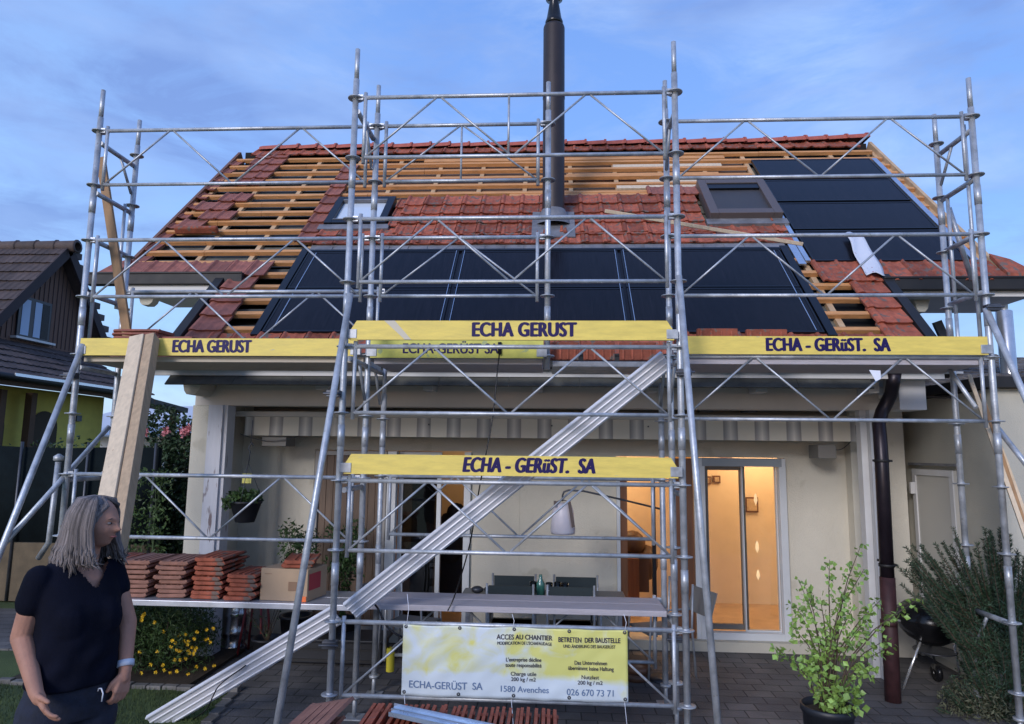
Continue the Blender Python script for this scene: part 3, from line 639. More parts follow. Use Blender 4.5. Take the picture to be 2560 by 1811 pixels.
def guard(x0, x1, y, zt, h=.5, posts=True, n=2, extra=()):
    """guard rail frame: two rails, end posts and zig-zag diagonals in one welded piece"""
    a, c = x0+.085, x1-.085; b = MB(); zb_ = zt-h
    b.tube([(x0+.03, y-.01, zt), (x1-.03, y-.01, zt)], .0165, 10); b.tube([(a, y-.01, zb_), (c, y-.01, zb_)], .0150, 10)
    if posts:
        for x in (a, c): b.tube([(x, y-.012, zb_-.05), (x, y-.012, zt+.04)], .0150, 10)
    w_ = (c-a)/n
    for i in range(n):
        b.tube([(a+i*w_+.02, y-.01, zb_+.012), (a+(i+.5)*w_-.02, y-.01, zt-.012)], .0085, 8); b.tube([(a+(i+.5)*w_+.02, y-.01, zt-.012), (a+(i+1)*w_-.02, y-.01, zb_+.012)], .0085, 8)
    for x in extra: b.tube([(x, y-.01, zb_), (x, y-.01, zt)], .009, 8)
    for x in (x0+.045, x1-.045): b.box(x-.02, x+.02, y-.022, y+.01, zt-.02, zt+.022); 
    return b.build('guard_rail', galv, scf)
for z in (4.77, 3.77, 2.77, 1.77, .77): guard(-1.57, .94, YF, z, extra=(-.345,) if z > 4.5 else ())
for z in (4.77, 3.77, 1.77): guard(-4.02, -1.52, YM, z)
guard(-3.99, -1.50, YB, 3.43)
for z in (4.77, 3.77, 2.77): guard(.95, 3.44, YM, z)
for z in (4.77, 3.77): guard(-1.52, -.04, YM, z, n=1, extra=(-.78,) if z > 4.5 else ())
for z in (1.77, .77): guard(-1.50, .95, YB, z)
def bar(a, b_, r=.0215, name='ledger', m_=galv):
    q = MB(); q.tube([a, b_], r, 12); return q.build(name, m_, scf)
def transom(x, y0, y1, z, knee=0):
    q = MB(); q.tube([(x, y0, z), (x, y1, z)], .021, 12)
    if knee: q.tube([(x, y1-.22*knee, z), (x, y1-.02, z-.28)], .013, 8)
    q.build('transom', galv2, scf)
transom(-4.0, YM, YB, 4.66, 1); transom(-1.55, YF, YM, 4.66, 1); transom(.945, YF, YM, 4.62, 1); transom(3.435, YM, YB, 4.66, 1)
for z in (4.2, 3.78, 3.3, 2.66): transom(-4.0, YM, YB, z)
for z in (4.24, 3.78, 3.3, 2.8): transom(3.435, YM, YB, z)
transom(3.435, YM, YB, .76, 1)
for x in (-1.53, .945): transom(x, YF, YM, 2.68, 1); transom(x, YM, YB, 2.68, 1); transom(x, YM, YB, .70); transom(x, YF, YM, 1.70)
transom(-4.0, YM, YB, .70); transom(-4.02, YM, YB, 1.72)
for (x, y, z0, z1) in ((-3.995, 5.90, 3.25, 4.25), (-3.995, 5.58, 2.8, 3.75), (3.435, 5.9, 3.2, 4.25), (3.435, 5.6, 2.8, 4.75), (3.435, 5.9, 2.72, 3.2)): bar((x, y, z0), (x, y, z1), .015, 'end_guard_post')
# raking props
bar(aY(2464*1., 770, 5.46), aZ(2464+(1700*1.115-770)*.4526*.98, 1700*1.115, G), .0242, 'raking_prop')
bar(aY(876, 735, 4.975), aZ((785-.1764*(1750-700))*1.115, 1750*1.115, G), .0242, 'raking_prop')
bar(aY(1697, 690, 4.975), aZ((1540+.0839*(1750-790))*1.115, 1750*1.115, G), .0242, 'raking_prop')
f1 = aY(208, 862, 5.45); f2 = aZ(-205, 1895, G); bar(f1, f2, .0242, 'raking_prop')
bar(aY(272, 1068, 5.96), f1+(f2-f1)*.545, .0215, 'raking_prop')
bar(aY(2492, 1068, 5.7), aY(2580, 1180, 5.35), .0215, 'raking_prop')
bar(aY(2335, 870, 5.98), aY(2440, 1020, 5.54), .018, 'brace')
bar(aY(2372, 520, 6.0), aY(2430, 700, 6.1), .0215, 'brace')
def clamp(p):
    q = MB(); q.box(p[0]-.05, p[0]+.05, p[1]-.035, p[1]+.035, p[2]-.025, p[2]+.025); q.tube([(p[0]-.07, p[1]-.04, p[2]), (p[0]+.07, p[1]-.04, p[2])], .009, 8); q.build('clamp', dkst, scf, bev=.01)
for p in (aY(835, 985, 4.97), aY(1710, 932, 4.97), aY(178, 940, 5.45), aY(2480, 770, 5.46), (-1.57, 4.98, .62), (.94, 5.47, .60)): clamp(p)
# decks
def deck(x0, x1, y0, y1, z, n=3, m_=deckw, t=.045):
    wd = (y1-y0)/n
    for i in range(n):
        b = MB(); b.box(x0+.03, x1-.03, y0+i*wd+.003, y0+(i+1)*wd-.003, z-t, z); b.build('deck_board', m_, scf, bev=.004)
alu_d = mat('alu_deck_edge', (.52, .54, .60), .4, .6, var=.15, vs=5)
deck(-4.02, -1.55, YM-.0, YB+.03, .775, 2, alu_d); deck(-1.5, .92, YM-.0, YB-.02, .79, 2)
deck(-4.0, -1.53, YM, YB+.1, 2.755, 2, mat('pale_deck', (.50, .44, .36), .7, var=.12, vs=5, stretch=(1, 10, 10))); deck(-1.5, -.05, YM, YB+.1, 2.745, 2); deck(-.03, .93, YM+.05, YB+.1, 2.735, 2, galv2); deck(.97, 3.42, YM, YB+.1, 2.755, 2)
# toe boards
def toe(x0, x1, y, z, words, size, pos, col=yel, sx=.72, shear=0., bold=.006, cham=True, sp=1., h=.145):
    b = MB(); c_ = .05 if cham else .0
    P = [(x0, z), (x1, z), (x1, z+h*.45), (x1-c_, z+h), (x0+c_, z+h), (x0, z+h*.45)]; n = 6; t = .028
    b.raw([(a, y-t, q) for a, q in P]+[(a, y, q) for a, q in P], [tuple(range(n)), tuple(range(n, 2*n))[::-1]]+[(i, i+n, (i+1) % n+n, (i+1) % n) for i in range(n)])
    o = b.build('toe_board', col, scf)
    for (a, c) in ((x0-.03, x0+.055), (x1-.055, x1+.03)):
        q = MB(); q.box(a, c, y-t-.006, y+.004, z+.01, z+h*.55); q.build('end_bracket', galv2, o, bev=.003)
    text(words, size, Matrix.Translation((pos, y-t-.0015, z+h*.5)) @ FACE, navy, o, sx=sx, heavy=bold, shear=shear, sp=sp)
    return o
toe(-1.52, .89, YF-.03, 2.815, 'ECHA GERUST', .150, -.21, cham=True, sx=.76, sp=1.06, bold=.0082)
toe(-1.52, .90, YF-.03, 1.82, 'ECHA - GERüST.  SA', .150, -.17, sx=.69, shear=.18, bold=.0082, sp=1.05)
toe(-3.97, -1.60, YM-.03, 2.757, 'ECHA GERUST', .148, -2.83, cham=False, sx=.70, bold=.0082)
toe(1.0, 3.39, YM-.03, 2.783, 'ECHA - GERüST.  SA', .148, 2.17, cham=False, sx=.70, bold=.0082, sp=1.05)
toe(-1.49, -.07, YM-.03, 2.745, 'ECHA-GERÜST SA', .118, -.83, col=yelg, cham=False, sx=.84, bold=.003)
b = MB(); 
b.raw([(-1.26, YF-.0605, 2.96), (-1.18, YF-.0605, 2.96), (-1.05, YF-.0605, 2.816), (-1.10, YF-.0605, 2.816), (-1.26, YF-.0592, 2.96), (-1.18, YF-.0592, 2.96), (-1.05, YF-.0592, 2.816), (-1.10, YF-.0592, 2.816)], [(0, 3, 2, 1), (4, 5, 6, 7), (0, 1, 5, 4), (2, 3, 7, 6)]); b.build('scuffed_patch', mat('bare_paint', (.62, .56, .44), .7), scf)

# ---------------------------------------------------------------- long ribbed rails leaning as ramp
def ribbed(a, c, wd, label, th=.05):
    b = MB(); a = V(a); c = V(c); d = (c-a).normalized(); v = V((0, -.45, 1)); v = (v-d*v.dot(d)).normalized(); n_ = d.cross(v).normalized()
    if n_.y > 0: n_ = -n_
    P = [(-.5, 0), (-.5, .030), (-.46, .031), (-.43, .024), (-.24, .023), (-.21, .029), (-.17, .029), (-.14, .022), (.10, .022), (.13, .029), (.17, .029), (.20, .023), (.41, .023), (.44, .033), (.5, .032), (.5, 0)]
    n = len(P); vs = [a+v*(p*wd)+n_*h for p, h in P]+[c+v*(p*wd)+n_*h for p, h in P]
    b.raw(vs, [tuple(range(n)), tuple(range(n, 2*n))[::-1]]+[(i, i+n, (i+1) % n+n, (i+1) % n) for i in range(n)])
    b.beam(a-v*(wd*.62)-n_*.02, c-v*(wd*.62)-n_*.02, .012, .05, n_)
    return tag(b.build('aluminium_rail', alu), label, 'rail')
ribbed((-1.52, 5.26, .80), (.87, 5.26, 2.72), .155, 'long ribbed aluminium rail rising diagonally across the middle bay up to the upper yellow board')
ribbed((-2.98, 5.25, -.05), (-1.62, 5.25, .77), .155, 'shorter ribbed aluminium rail sloping from the lawn edge up to the lower deck')
# loose timber
def board(name, a, c, wd, th, m_, label, cat='plank', upv=(0, -1, .4), group=None):
    b = MB(); b.beam(a, c, wd, th, V(upv)); o = b.build(name, m_, bev=.004); return tag(o, label, cat, group)
T0 = V((-3.42, 5.36, 2.90)); T1 = V((-3.00, 4.5, 1.52)); e_ = T0+(T1-T0)*2.09
board('timber_board', T0, V((e_.x, e_.y, lawnh(e_.x, e_.y))), .118, .05, plank, 'wide pale timber board leaning on the left yellow toe board, the front one of two')
T0b = T0+V((.100, .045, .005)); board('timber_board', T0b, V((e_.x+.105, e_.y+.045, lawnh(e_.x, e_.y))), .075, .10, mat('darker_plank', (.42, .30, .19), .7, var=.2, vs=4, stretch=(9, 9, .9)), 'narrower pale timber board leaning beside the wide one on the left yellow toe board')
board('brown_board', aY(252, 395, 5.70), aY(330, 850, 5.72)+V((0, 0, -.15)), .075, .035, plank2, 'slim brown board leaning upright inside the left end of the scaffolding')
board('roof_plank', rf(.52, 8.02, .25)+V((0, -1.0, -.1)) if 0 else aY(1512, 528, 6.4), aY(2000, 610, 6.4), .20, .035, plank, 'long pale plank lying tilted over the tiles in front of the roof window', upv=(0, -.35, 1))
for i, (a, c, y) in enumerate((((2425, 945), (2560, 1330), 5.85), ((2455, 990), (2590, 1400), 5.80), ((2480, 1060), (2610, 1420), 5.75))):
    p0 = aY(*a, y+.1); p1 = aY(*c, y-.5); e2 = p0+(p1-p0)*((p0.z-G)/(p0.z-p1.z)); board('brown_plank', p0, e2, .10 if i else .13, .03, plank if i != 1 else plank2, ['pale brown board leaning against the right end of the scaffolding, nearest the house', 'middle one of three brown boards leaning at the right end', 'outermost of three boards leaning at the right end of the scaffolding'][i], upv=(1, -.6, .2), group='boards leaning at the right')

# ---------------------------------------------------------------- banner
bn = thing('banner', (-.26, 4.97, .3), 'white and yellow vinyl safety banner tied to the lowest guard rail', 'banner')
nx, nz = 90, 30; vs = []; fs = []
x0, x1, z0, z1 = -1.045, .53, .30, .775
rn = random.Random(2); wv = [(rn.uniform(2, 14), rn.uniform(-16, 16), rn.uniform(0, 6.3), rn.uniform(.001, .0036)) for _ in range(16)]+[(rn.uniform(-45, 45), rn.uniform(-60, 60), rn.uniform(0, 6.3), rn.uniform(.0006, .0013)) for _ in range(14)]
def by(x, z): return 4.962+sum(a*math.sin(kx*x+kz*z+p) for kx, kz, p, a in wv)*.55
for j in range(nz+1):
    for i in range(nx+1):
        x = x0+(x1-x0)*i/nx; z = z0+(z1-z0)*j/nz; vs.append((x, by(x, z), z-.006*math.sin(math.pi*4*i/nx)**2*(1 if j in (0, nz) else .0)))
for j in range(nz):
    for i in range(nx): a = j*(nx+1)+i; fs.append((a, a+1, a+nx+2, a+nx+1))
b = MB(); b.raw(vs, fs, smooth=True); sh = b.build('sheet', bann, bn)
so_ = sh.modifiers.new('solid', 'SOLIDIFY'); so_.thickness = .0012; so_.offset = 1
txk = mat('black_print', (.03, .03, .05), .6); txb = mat('faded_blue_print', (.13, .20, .34), .6)
def btxt(s_, size, x, z, m_=txk, bold=.0, sx=1.):
    o = text(s_, size, FACE, m_, bn, sx=sx)
    me = o.data
    if bold:
        vs0 = [v.co.copy() for v in me.vertices]; fs0 = [list(p.vertices) for p in me.polygons]; V_ = []; F_ = []
        for k, (dx, dz) in enumerate(((0, 0), (bold*.6, 0), (-bold*.6, 0), (0, bold*.45), (0, -bold*.45))):
            n0 = len(V_); V_ += [c+V((dx, -.0004*k, dz)) for c in vs0]; F_ += [[n0+i for i in f] for f in fs0]
        me = bpy.data.meshes.new('lettering'); me.from_pydata(V_, [], F_); me.materials.append(m_); o.data = me
    for v in me.vertices: v.co.x += x; v.co.z += z; v.co.y = by(v.co.x, v.co.z)-.0045+v.co.y*.5
btxt('ACCES AU CHANTIER', .046, -.185, .708, bold=.0022, sx=.86); btxt('BETRETEN  DER BAUSTELLE', .046, .265, .702, bold=.0022, sx=.76)
btxt("MODIFICATION DE L'ECHAFAUDAGE", .030, -.185, .668, bold=.0009, sx=.76); btxt('UND ÄNDERUNG DES BAUGERÜST', .030, .265, .660, bold=.0009, sx=.76)
btxt("L'entreprise décline\ntoute responsabilité", .037, -.19, .540, bold=.0012, sx=.84); btxt('Das Unternehmen\nübernimmt keine Haftung', .037, .275, .533, bold=.0012, sx=.82)
btxt('Charge utile\n200 kg / m2', .036, -.19, .447, bold=.0008); btxt('Nutzlast\n200 kg / m2', .036, .27, .440, bold=.0008)
btxt('ECHA-GERÜST  SA', .068, -.735, .372, txb, bold=.0015, sx=.93); btxt('1580 Avenches', .056, -.185, .362, txb, bold=.0012); btxt('026 670 73 71', .060, .275, .355, txb, bold=.0012, sx=.95)
for i in range(5):
    for z in (z0+.02, z1-.015):
        x = x0+.02+(x1-x0-.04)*i/4; q = MB(); q.lathe((x, by(x, z)-.004, z), [(.004, 0), (.012, -.001), (.013, .003)], 12, axis='y'); q.build('eyelet', dkst, bn)
for x, za, zb_ in ((-1.02, z1, .98), (-.27, z1, .86), (.51, z1, .88), (-1.02, .06, z0), (-.27, -.02, z0), (.51, -.04, z0)):
    q = MB(); q.tube([(x, 4.955, za-.01), (x+.012, 4.96, (za+zb_)/2), (x-.004, 4.97, zb_)], .0022, 6); q.build('tie_string', paper, bn)

# ---------------------------------------------------------------- clay tiles stacked by hand
def loose_tile(label, m_=tile_m):
    b = MB(); Pq = [(-.128, .012), (-.105, 0), (.105, 0), (.128, .014), (.118, .030), (.095, .024), (-.095, .024), (-.118, .030)]
    st_ = [(.21, 0, 1), (.18, .003, 1), (-.18, .0, 1), (-.205, -.003, .97), (-.21, .004, .94)]
    vs = [(u*k, y, h+dz) for y, dz, k in st_ for u, h in Pq]; fs = [(i*8+k, (i+1)*8+k, (i+1)*8+(k+1) % 8, i*8+(k+1) % 8) for i in range(4) for k in range(8)]+[tuple(range(8))[::-1], tuple(32+k for k in range(8))]
    b.raw(vs, fs)
    for u in (-.05, .0, .05): b.box(u-.008, u+.008, -.17, .16, .0245, .030)
    o = b.build('roof_tile', m_); return tag(o, label, 'roof tile')
def tile_stack(x, y, z, n, pitch, grp, lab, m_=tile_m, seed=1, tw=0.):
    r = random.Random(seed); o = None
    for k in range(n):
        if o is None: o = loose_tile(lab, m_)
        c = o if k == 0 else o.copy()
        if k: C.objects.link(c)
        c.location = (x+r.uniform(-.012, .012)+(.01 if k % 2 else -.01), y+r.uniform(-.012, .012), z+.005+k*pitch); c.rotation_euler = (rad(r.uniform(-1, 1)), rad(r.uniform(-1.5, 1.5)), tw+rad(r.uniform(-3, 3))); c['group'] = grp
        c['label'] = lab
mat('weathered_tile', (.27, .125, .09), .7, var=.25, vs=9, bump=.3)
tile_stack(-3.40, 5.74, .775, 8, .037, 'tiles in the stack nearest the woman', 'clay roof tile lying in the stack nearest the woman on the lower deck', MATS['weathered_tile'], seed=1)
tile_stack(-3.10, 5.74, .775, 8, .037, 'tiles in the second stack from the woman', 'clay roof tile in the second stack from the woman, between two other tall stacks', MATS['weathered_tile'], seed=2)
tile_stack(-2.79, 5.74, .775, 9, .037, 'tiles in the third stack from the woman', 'red clay roof tile in the tall third stack, left of the low stack', seed=3)
tile_stack(-2.50, 5.73, .775, 6, .034, 'tiles in the low stack beside the box', 'red clay roof tile in the low stack right beside the cardboard box', seed=4)
tile_stack(-3.69, 5.76, .775, 8, .037, 'tiles in the stack behind the woman', 'clay roof tile in the stack mostly hidden behind the woman', seed=6)
tile_stack(-2.10, 5.76, 1.032, 2, .03, 'tiles on the cardboard box', 'clay roof tile lying flat on top of the cardboard box', seed=5, tw=.2)
tile_stack(-3.62, 5.80, 2.757, 8, .033, 'tiles on the upper left deck', 'dark clay tile in the pile on the upper left deck behind the yellow board', tile_d, seed=8, tw=1.5)
tile_stack(-3.30, 5.82, 2.757, 6, .033, 'lower pile on the upper left deck', 'dark clay tile in the lower right hand pile on the upper left deck', tile_d, seed=9, tw=1.45)
for i, (a, c, h) in enumerate(((1.01, 1.12, .262), (1.20, 1.53, .268), (1.60, 1.93, .262), (-.02, .22, .15), (.26, .52, .15), (.56, .86, .15))):
    q = MB(); n = 8; yv = YM+.13
    q.box(a, c, yv, yv+.05, 2.757, 2.757+h)
    for k in range(4): q.box(a+.02+k*(c-a)/4, a+.02+k*(c-a)/4+.02, yv-.012, yv, 2.76, 2.755+h-.02)
    tag(q.build('upright_tile', tile_m, bev=.012), ['narrow clay tile end standing upright behind the right yellow board, next to the prop', 'clay tile standing upright behind the right yellow board, second from the prop', 'clay tile standing on edge behind the right yellow board, farthest from the prop', 'red clay tile leaning on the upper deck just right of the short yellow board', 'red clay tile on the upper middle deck, between two similar tiles', 'red clay tile on the upper middle deck, nearest the ribbed rail'][i], 'roof tile', 'tiles standing upright on the upper decks')
# cardboard box
cb = thing('cardboard_box', (-2.15, 5.72, .775), 'brown cardboard box with red print standing on the lower deck beside the tiles', 'box')
b = MB(); P = [(-2.365, 5.60), (-1.96, 5.56), (-1.90, 5.86), (-2.30, 5.90)]
b.hexa([(x, y, .777) for x, y in P]+[(x, y, 1.03) for x, y in P]); b.build('carton', card, cb, bev=.004)
b = MB(); d = (V((*P[2], 0))-V((*P[1], 0))).normalized(); nrm = V((d.y, -d.x, 0))
def sidep(t0, t1, za, zb_): 
    a = V((*P[1], 0))+d*t0+nrm*.002; c = V((*P[1], 0))+d*t1+nrm*.002; e = nrm*.0015
    b.hexa([(a.x, a.y, za), (c.x, c.y, za), (c.x-e.x, c.y-e.y, za), (a.x-e.x, a.y-e.y, za), (a.x, a.y, zb_), (c.x, c.y, zb_), (c.x-e.x, c.y-e.y, zb_), (a.x-e.x, a.y-e.y, zb_)])
sidep(.02, .20, .86, .99); b.build('print', redp, cb)
b = MB(); b.box(-2.02, -1.965, 5.553, 5.5605, .779, .82); b.build('tape', orgp, cb)
b = MB(); b.box(-2.33, -2.27, 5.589, 5.5925, .985, .988); b.box(-2.12, -2.05, 5.567, 5.571, .86, .93); b.build('small_print', mat('brown_print', (.25, .15, .09), .8), cb)
# wrapping sheet with stamps on the upper panels
b = MB(); rw = random.Random(4); n = 14; vs = []
for i in range(n+1):
    t = i/n; Y = 8.10-.70*t; x = 3.47-.10*t+.015*math.sin(9*t)
    for k in range(7): u = k/6; vs.append(rf(x+u*(.20-.02*math.sin(7*t)), Y+.01*math.sin(5*u), .075+.016*math.sin(6*u+5*t)+(.02 if i == n else 0)))
b.raw(vs, [(i*7+k, i*7+k+1, i*7+k+8, i*7+k+7) for i in range(n) for k in range(6)], smooth=True)
ws = tag(b.build('plastic_sheet', mat('speckled_wrap', (.62, .64, .70), .4, wear=((.30, .05, .08), 26, .66))), 'crumpled white speckled plastic sheet draped over the upper right solar panels', 'plastic sheet'); sm_ = ws.modifiers.new('s', 'SOLIDIFY'); sm_.thickness = .002
b = MB(); p = aY(2190, 935, 5.42); b.raw([p+V((-.05, 0, .03)), p+V((.035, 0, .025)), p+V((.03, -.01, -.04)), p+V((-.012, -.015, -.06)), p+V((-.05, .003, .03)), p+V((.035, .003, .025)), p+V((.03, -.007, -.04)), p+V((-.012, -.012, -.06))], [(0, 3, 2, 1), (4, 5, 6, 7), (0, 1, 5, 4), (1, 2, 6, 5), (2, 3, 7, 6), (3, 0, 4, 7)]); tag(b.build('paper_scrap', paper), 'small white paper scrap caught under the right deck', 'paper')
# hanging black cable
def cable(pts, r, label):
    b = MB(); P = [V(p) for p in pts]; out = []
    for i in range(len(P)-1):
        for k in range(6):
            t = k/6; p0 = P[max(i-1, 0)]; p1 = P[i]; p2 = P[i+1]; p3 = P[min(i+2, len(P)-1)]
            out.append(.5*((2*p1)+(p2-p0)*t+(2*p0-5*p1+4*p2-p3)*t*t+(3*p1-p0-3*p2+p3)*t**3))
    out.append(P[-1]); b.tube(out, r, 6); return tag(b.build('cable', black), label, 'cable')
z5 = lambda x, y: (820+x/2.538, 600+y/2.538); z8 = lambda x, y: (820+x/2.538, 1171+y/2.538); z7 = lambda x, y: (x/2.538, 1171+y/2.538); z9 = lambda x, y: (1660+x/2.538, 1171+y/2.538)
cable([aY(*z5(1095, 655), 5.44), aY(*z5(1075, 830), 5.44), aY(*z5(1045, 1130), 5.42), aY(*z5(1000, 1370), 5.4), aY(*z8(960, 130), 5.4), aY(*z8(900, 480), 5.42), aY(*z8(810, 790), 5.46), aY(*z8(760, 905), 5.44)], .006, 'thin black cable hanging from the roof down through the middle bay')
cable([aY(*z8(240, 815), 5.45), aY(*z8(310, 880), 5.42), aY(*z8(380, 1010), 5.4), aY(*z8(470, 1070), 5.4), aY(*z8(560, 1085), 5.5)], .008, 'black cable looping below the lower deck beside the banner')
cable([aY(*z7(1560, 1250), 5.2), aY(*z7(1400, 1370), 5.18), aY(*z7(1350, 1450), 5.18), aY(*z7(1310, 1530), 5.2), aZ(*z7(1230, 1590), G+.02)], .005, 'black cable looped around the lower ribbed rail')
b = MB(); b.tube([aY(*z5(1090, 650), 5.43), aY(*z5(1090, 725), 5.43)], .016, 8); tag(b.build('cable_plug', black), 'black plug on the cable in front of the short yellow board', 'plug')

# ================================================================ NEIGHBOURS, WALLS, FENCES
ng = thing('neighbour_house', (-11.5, 14, G), 'neighbouring yellow house with brown clad gable and dark tiled roof at the left', 'house')
xg = -11.0
Yn, Yf_, Ya = 12.2, 15.9, 14.1; za = 6.30; zn = 6.3-(14.1-12.2)*1.12
b = MB(); P = [(Yn, 3.9), (15.6, 3.9), (15.6, 6.3-(15.6-Ya)*1.28), (Ya, za-.05), (Yn, zn)]
b.raw([(xg, y, z) for y, z in P]+[(xg-6, y, z) for y, z in P], [tuple(range(5)), tuple(range(5, 10))[::-1]]+[(i, i+5, (i+1) % 5+5, (i+1) % 5) for i in range(5)][::1]); b.build('gable_wall', brwood, ng)
b = MB()
for i in range(26): y = 12.25+i*.13; b.box(xg+.001, xg+.014, y, y+.012, 4.15, min(za-.2, zn+(y-Yn)*1.12, 6.3-(y-Ya)*1.28)-.05)
b.build('cladding_batten', mat('cladding_dark', (.07, .045, .04), .8), ng)
rn = random.Random(8)
d1 = V((0, -.666, -.746)); n1 = V((0, -.746, .666)); b = MB(); tile_field(b, V((-17, Ya, za+.12)), V((1, 0, 0)), d1, n1, 21, 9, .30, .34, rn, kind='b', lift=.04); b.raw([V((-17, Ya, za+.06)), V((-10.7, Ya, za+.06)), V((-10.7, Ya, za+.06))+d1*3.3, V((-17, Ya, za+.06))+d1*3.3], [(0, 1, 2, 3)])
b.build('front_roof', brown_t, ng)
d2 = V((0, .616, -.788)); b = MB(); 
b.raw([V((-17, Ya, za+.10)), V((-10.7, Ya, za+.10)), V((-10.7, Ya, za+.10))+d2*2.9, V((-17, Ya, za+.10))+d2*2.9, V((-17, Ya, za-.05)), V((-10.7, Ya, za-.05)), V((-10.7, Ya, za-.05))+d2*2.9, V((-17, Ya, za-.05))+d2*2.9], [(3, 2, 1, 0), (4, 5, 6, 7), (1, 5, 6, 2), (2, 6, 7, 3)]); 
b.build('rear_roof', brown_t, ng)
b = MB(); b.beam(V((-10.72, Ya, za+.02)), V((-10.72, Ya, za+.02))+d1*3.3, .05, .2, n1); b.beam(V((-10.72, Ya, za+.02)), V((-10.72, Ya, za+.02))+d2*2.9, .05, .2, V((0, 1, 0))); b.build('verge_board', mat('dark_verge', (.04, .028, .03), .8), ng)
b = MB()
for i in range(14): b.lathe((-17+i*.46, Ya, za+.10), [(.13, 0), (.14, .42), (.16, .46), (.1, .47)], 12, axis='x')
b.build('ridge_cap', brown_t, ng)
b = MB()
for k in range(9): p = V((-10.74, Ya, za+.13))+d2*(.1+k*.31); b.box(p.x-.1, p.x+.04, p.y, p.y+.30, p.z-.16, p.z-.02)
b.build('verge_tile', brown_t, ng)
wf = MB(); wf.box(xg+.015, xg+.05, 13.12, 14.02, 4.22, 5.08, 0); w_ = wf.build('window', mat('dark_window_frame', (.02, .022, .03), .4), ng)
b = MB(); b.box(xg+.051, xg+.056, 13.20, 13.42, 4.27, 5.02); b.box(xg+.051, xg+.056, 13.55, 13.74, 4.27, 5.02); b.build('shutter_slat', mat('pale_curtain', (.35, .45, .60), .5), w_)
b = MB(); b.box(xg+.051, xg+.055, 13.76, 13.97, 4.27, 5.02); b.build('pane', pvg, w_)
b = MB(); b.box(xg+.0, xg+.14, 13.02, 14.12, 4.17, 4.215); b.build('sill', whitep, w_)
d3 = (V((-9.2, 0, 3.17))-V((-11.05, 0, 4.12))).normalized(); n3 = V((-d3.z, 0, d3.x)); b = MB(); tile_field(b, V((-11.05, 15.2, 4.12)), V((0, -1, 0)), d3, n3, 24, 6, .30, .34, rn, kind='b', lift=.03); b.build('lean_to_roof', brown_t, ng)
b = MB(); b.raw([(-11.05, 8, 4.05), (-9.15, 8, 3.08), (-9.15, 15.2, 3.08), (-11.05, 15.2, 4.05), (-11.05, 8, 4.0), (-9.15, 8, 3.0), (-9.15, 15.2, 3.0), (-11.05, 15.2, 4.0)], [(0, 1, 2, 3), (7, 6, 5, 4), (1, 5, 6, 2), (2, 6, 7, 3)]); b.build('lean_to_soffit', trunkw, ng)
b = MB(); b.tube([(-9.1, 8, 3.16), (-9.1, 13.9, 3.13)], .06, 10); b.build('gutter', guttm, ng); b = MB(); b.box(-9.05, -9.03, 10.9, 13.9, 3.16, 3.21); b.build('gutter_edge', flash, ng)
b = MB(); b.box(-9.6, -9.4, 8, 10.95, 2.88, 3.08); b.build('wall_plate', mat('pale_beam', (.33, .25, .19), .8), ng)
b = MB(); b.box(-10.2, -9.70, 7.5, 14.2, G, 3.05); b.build('yellow_wall', yelw, ng)
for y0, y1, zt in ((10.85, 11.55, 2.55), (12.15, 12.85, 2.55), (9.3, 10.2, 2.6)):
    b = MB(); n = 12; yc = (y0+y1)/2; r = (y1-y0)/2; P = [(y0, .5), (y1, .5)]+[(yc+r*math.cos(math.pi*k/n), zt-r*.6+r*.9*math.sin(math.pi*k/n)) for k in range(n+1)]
    m_ = len(P); b.raw([(-9.68, y, z) for y, z in P]+[(-9.72, y, z) for y, z in P], [tuple(range(m_)), tuple(range(m_, 2*m_))[::-1]]); b.build('arched_opening', mat('arch_shade', (.05, .035, .02), .8), ng)  # flat dark panels on the wall, painting the shade within the arches
for y in (11.1, 11.8): b = MB(); b.box(-9.55, -9.42, y, y+.13, G, 2.95); b.build('porch_post', trunkw, ng)
b = MB(); b.box(-9.69, -9.66, 13.35, 13.5, 2.5, 2.62); b.build('vent', dkst, ng)
cp = thing('carport', (-9.6, 15.5, G), 'low dark carport roof edge behind the left neighbour, above the hedge', 'carport')
b = MB(); b.beam((-9.3, 13.95, 3.10), (-9.55, 16.9, 2.93), .5, .12); b.build('roof', guttm, cp)
for p in ((-9.35, 14.2), (-9.55, 16.7)): b = MB(); b.box(p[0]-.06, p[0]+.06, p[1]-.06, p[1]+.06, G, 3.0); b.build('post', trunkw, cp)
b = MB(); b.box(-16, -11, 21, 26, G, 2.4); b.raw([(-16.5, 20.5, 2.35), (-10.5, 20.5, 2.35), (-10.5, 26, 3.6), (-16.5, 26, 3.6), (-16.5, 20.5, 2.3), (-10.5, 20.5, 2.3), (-10.5, 26, 2.3), (-16.5, 26, 2.3)], [(0, 1, 2, 3), (7, 6, 5, 4), (0, 4, 5, 1), (1, 5, 6, 2)]); tag(b.build('distant_shed', mat('white_shed', (.55, .57, .62), .7)), 'pale low outbuilding just visible behind the left yellow house', 'shed')
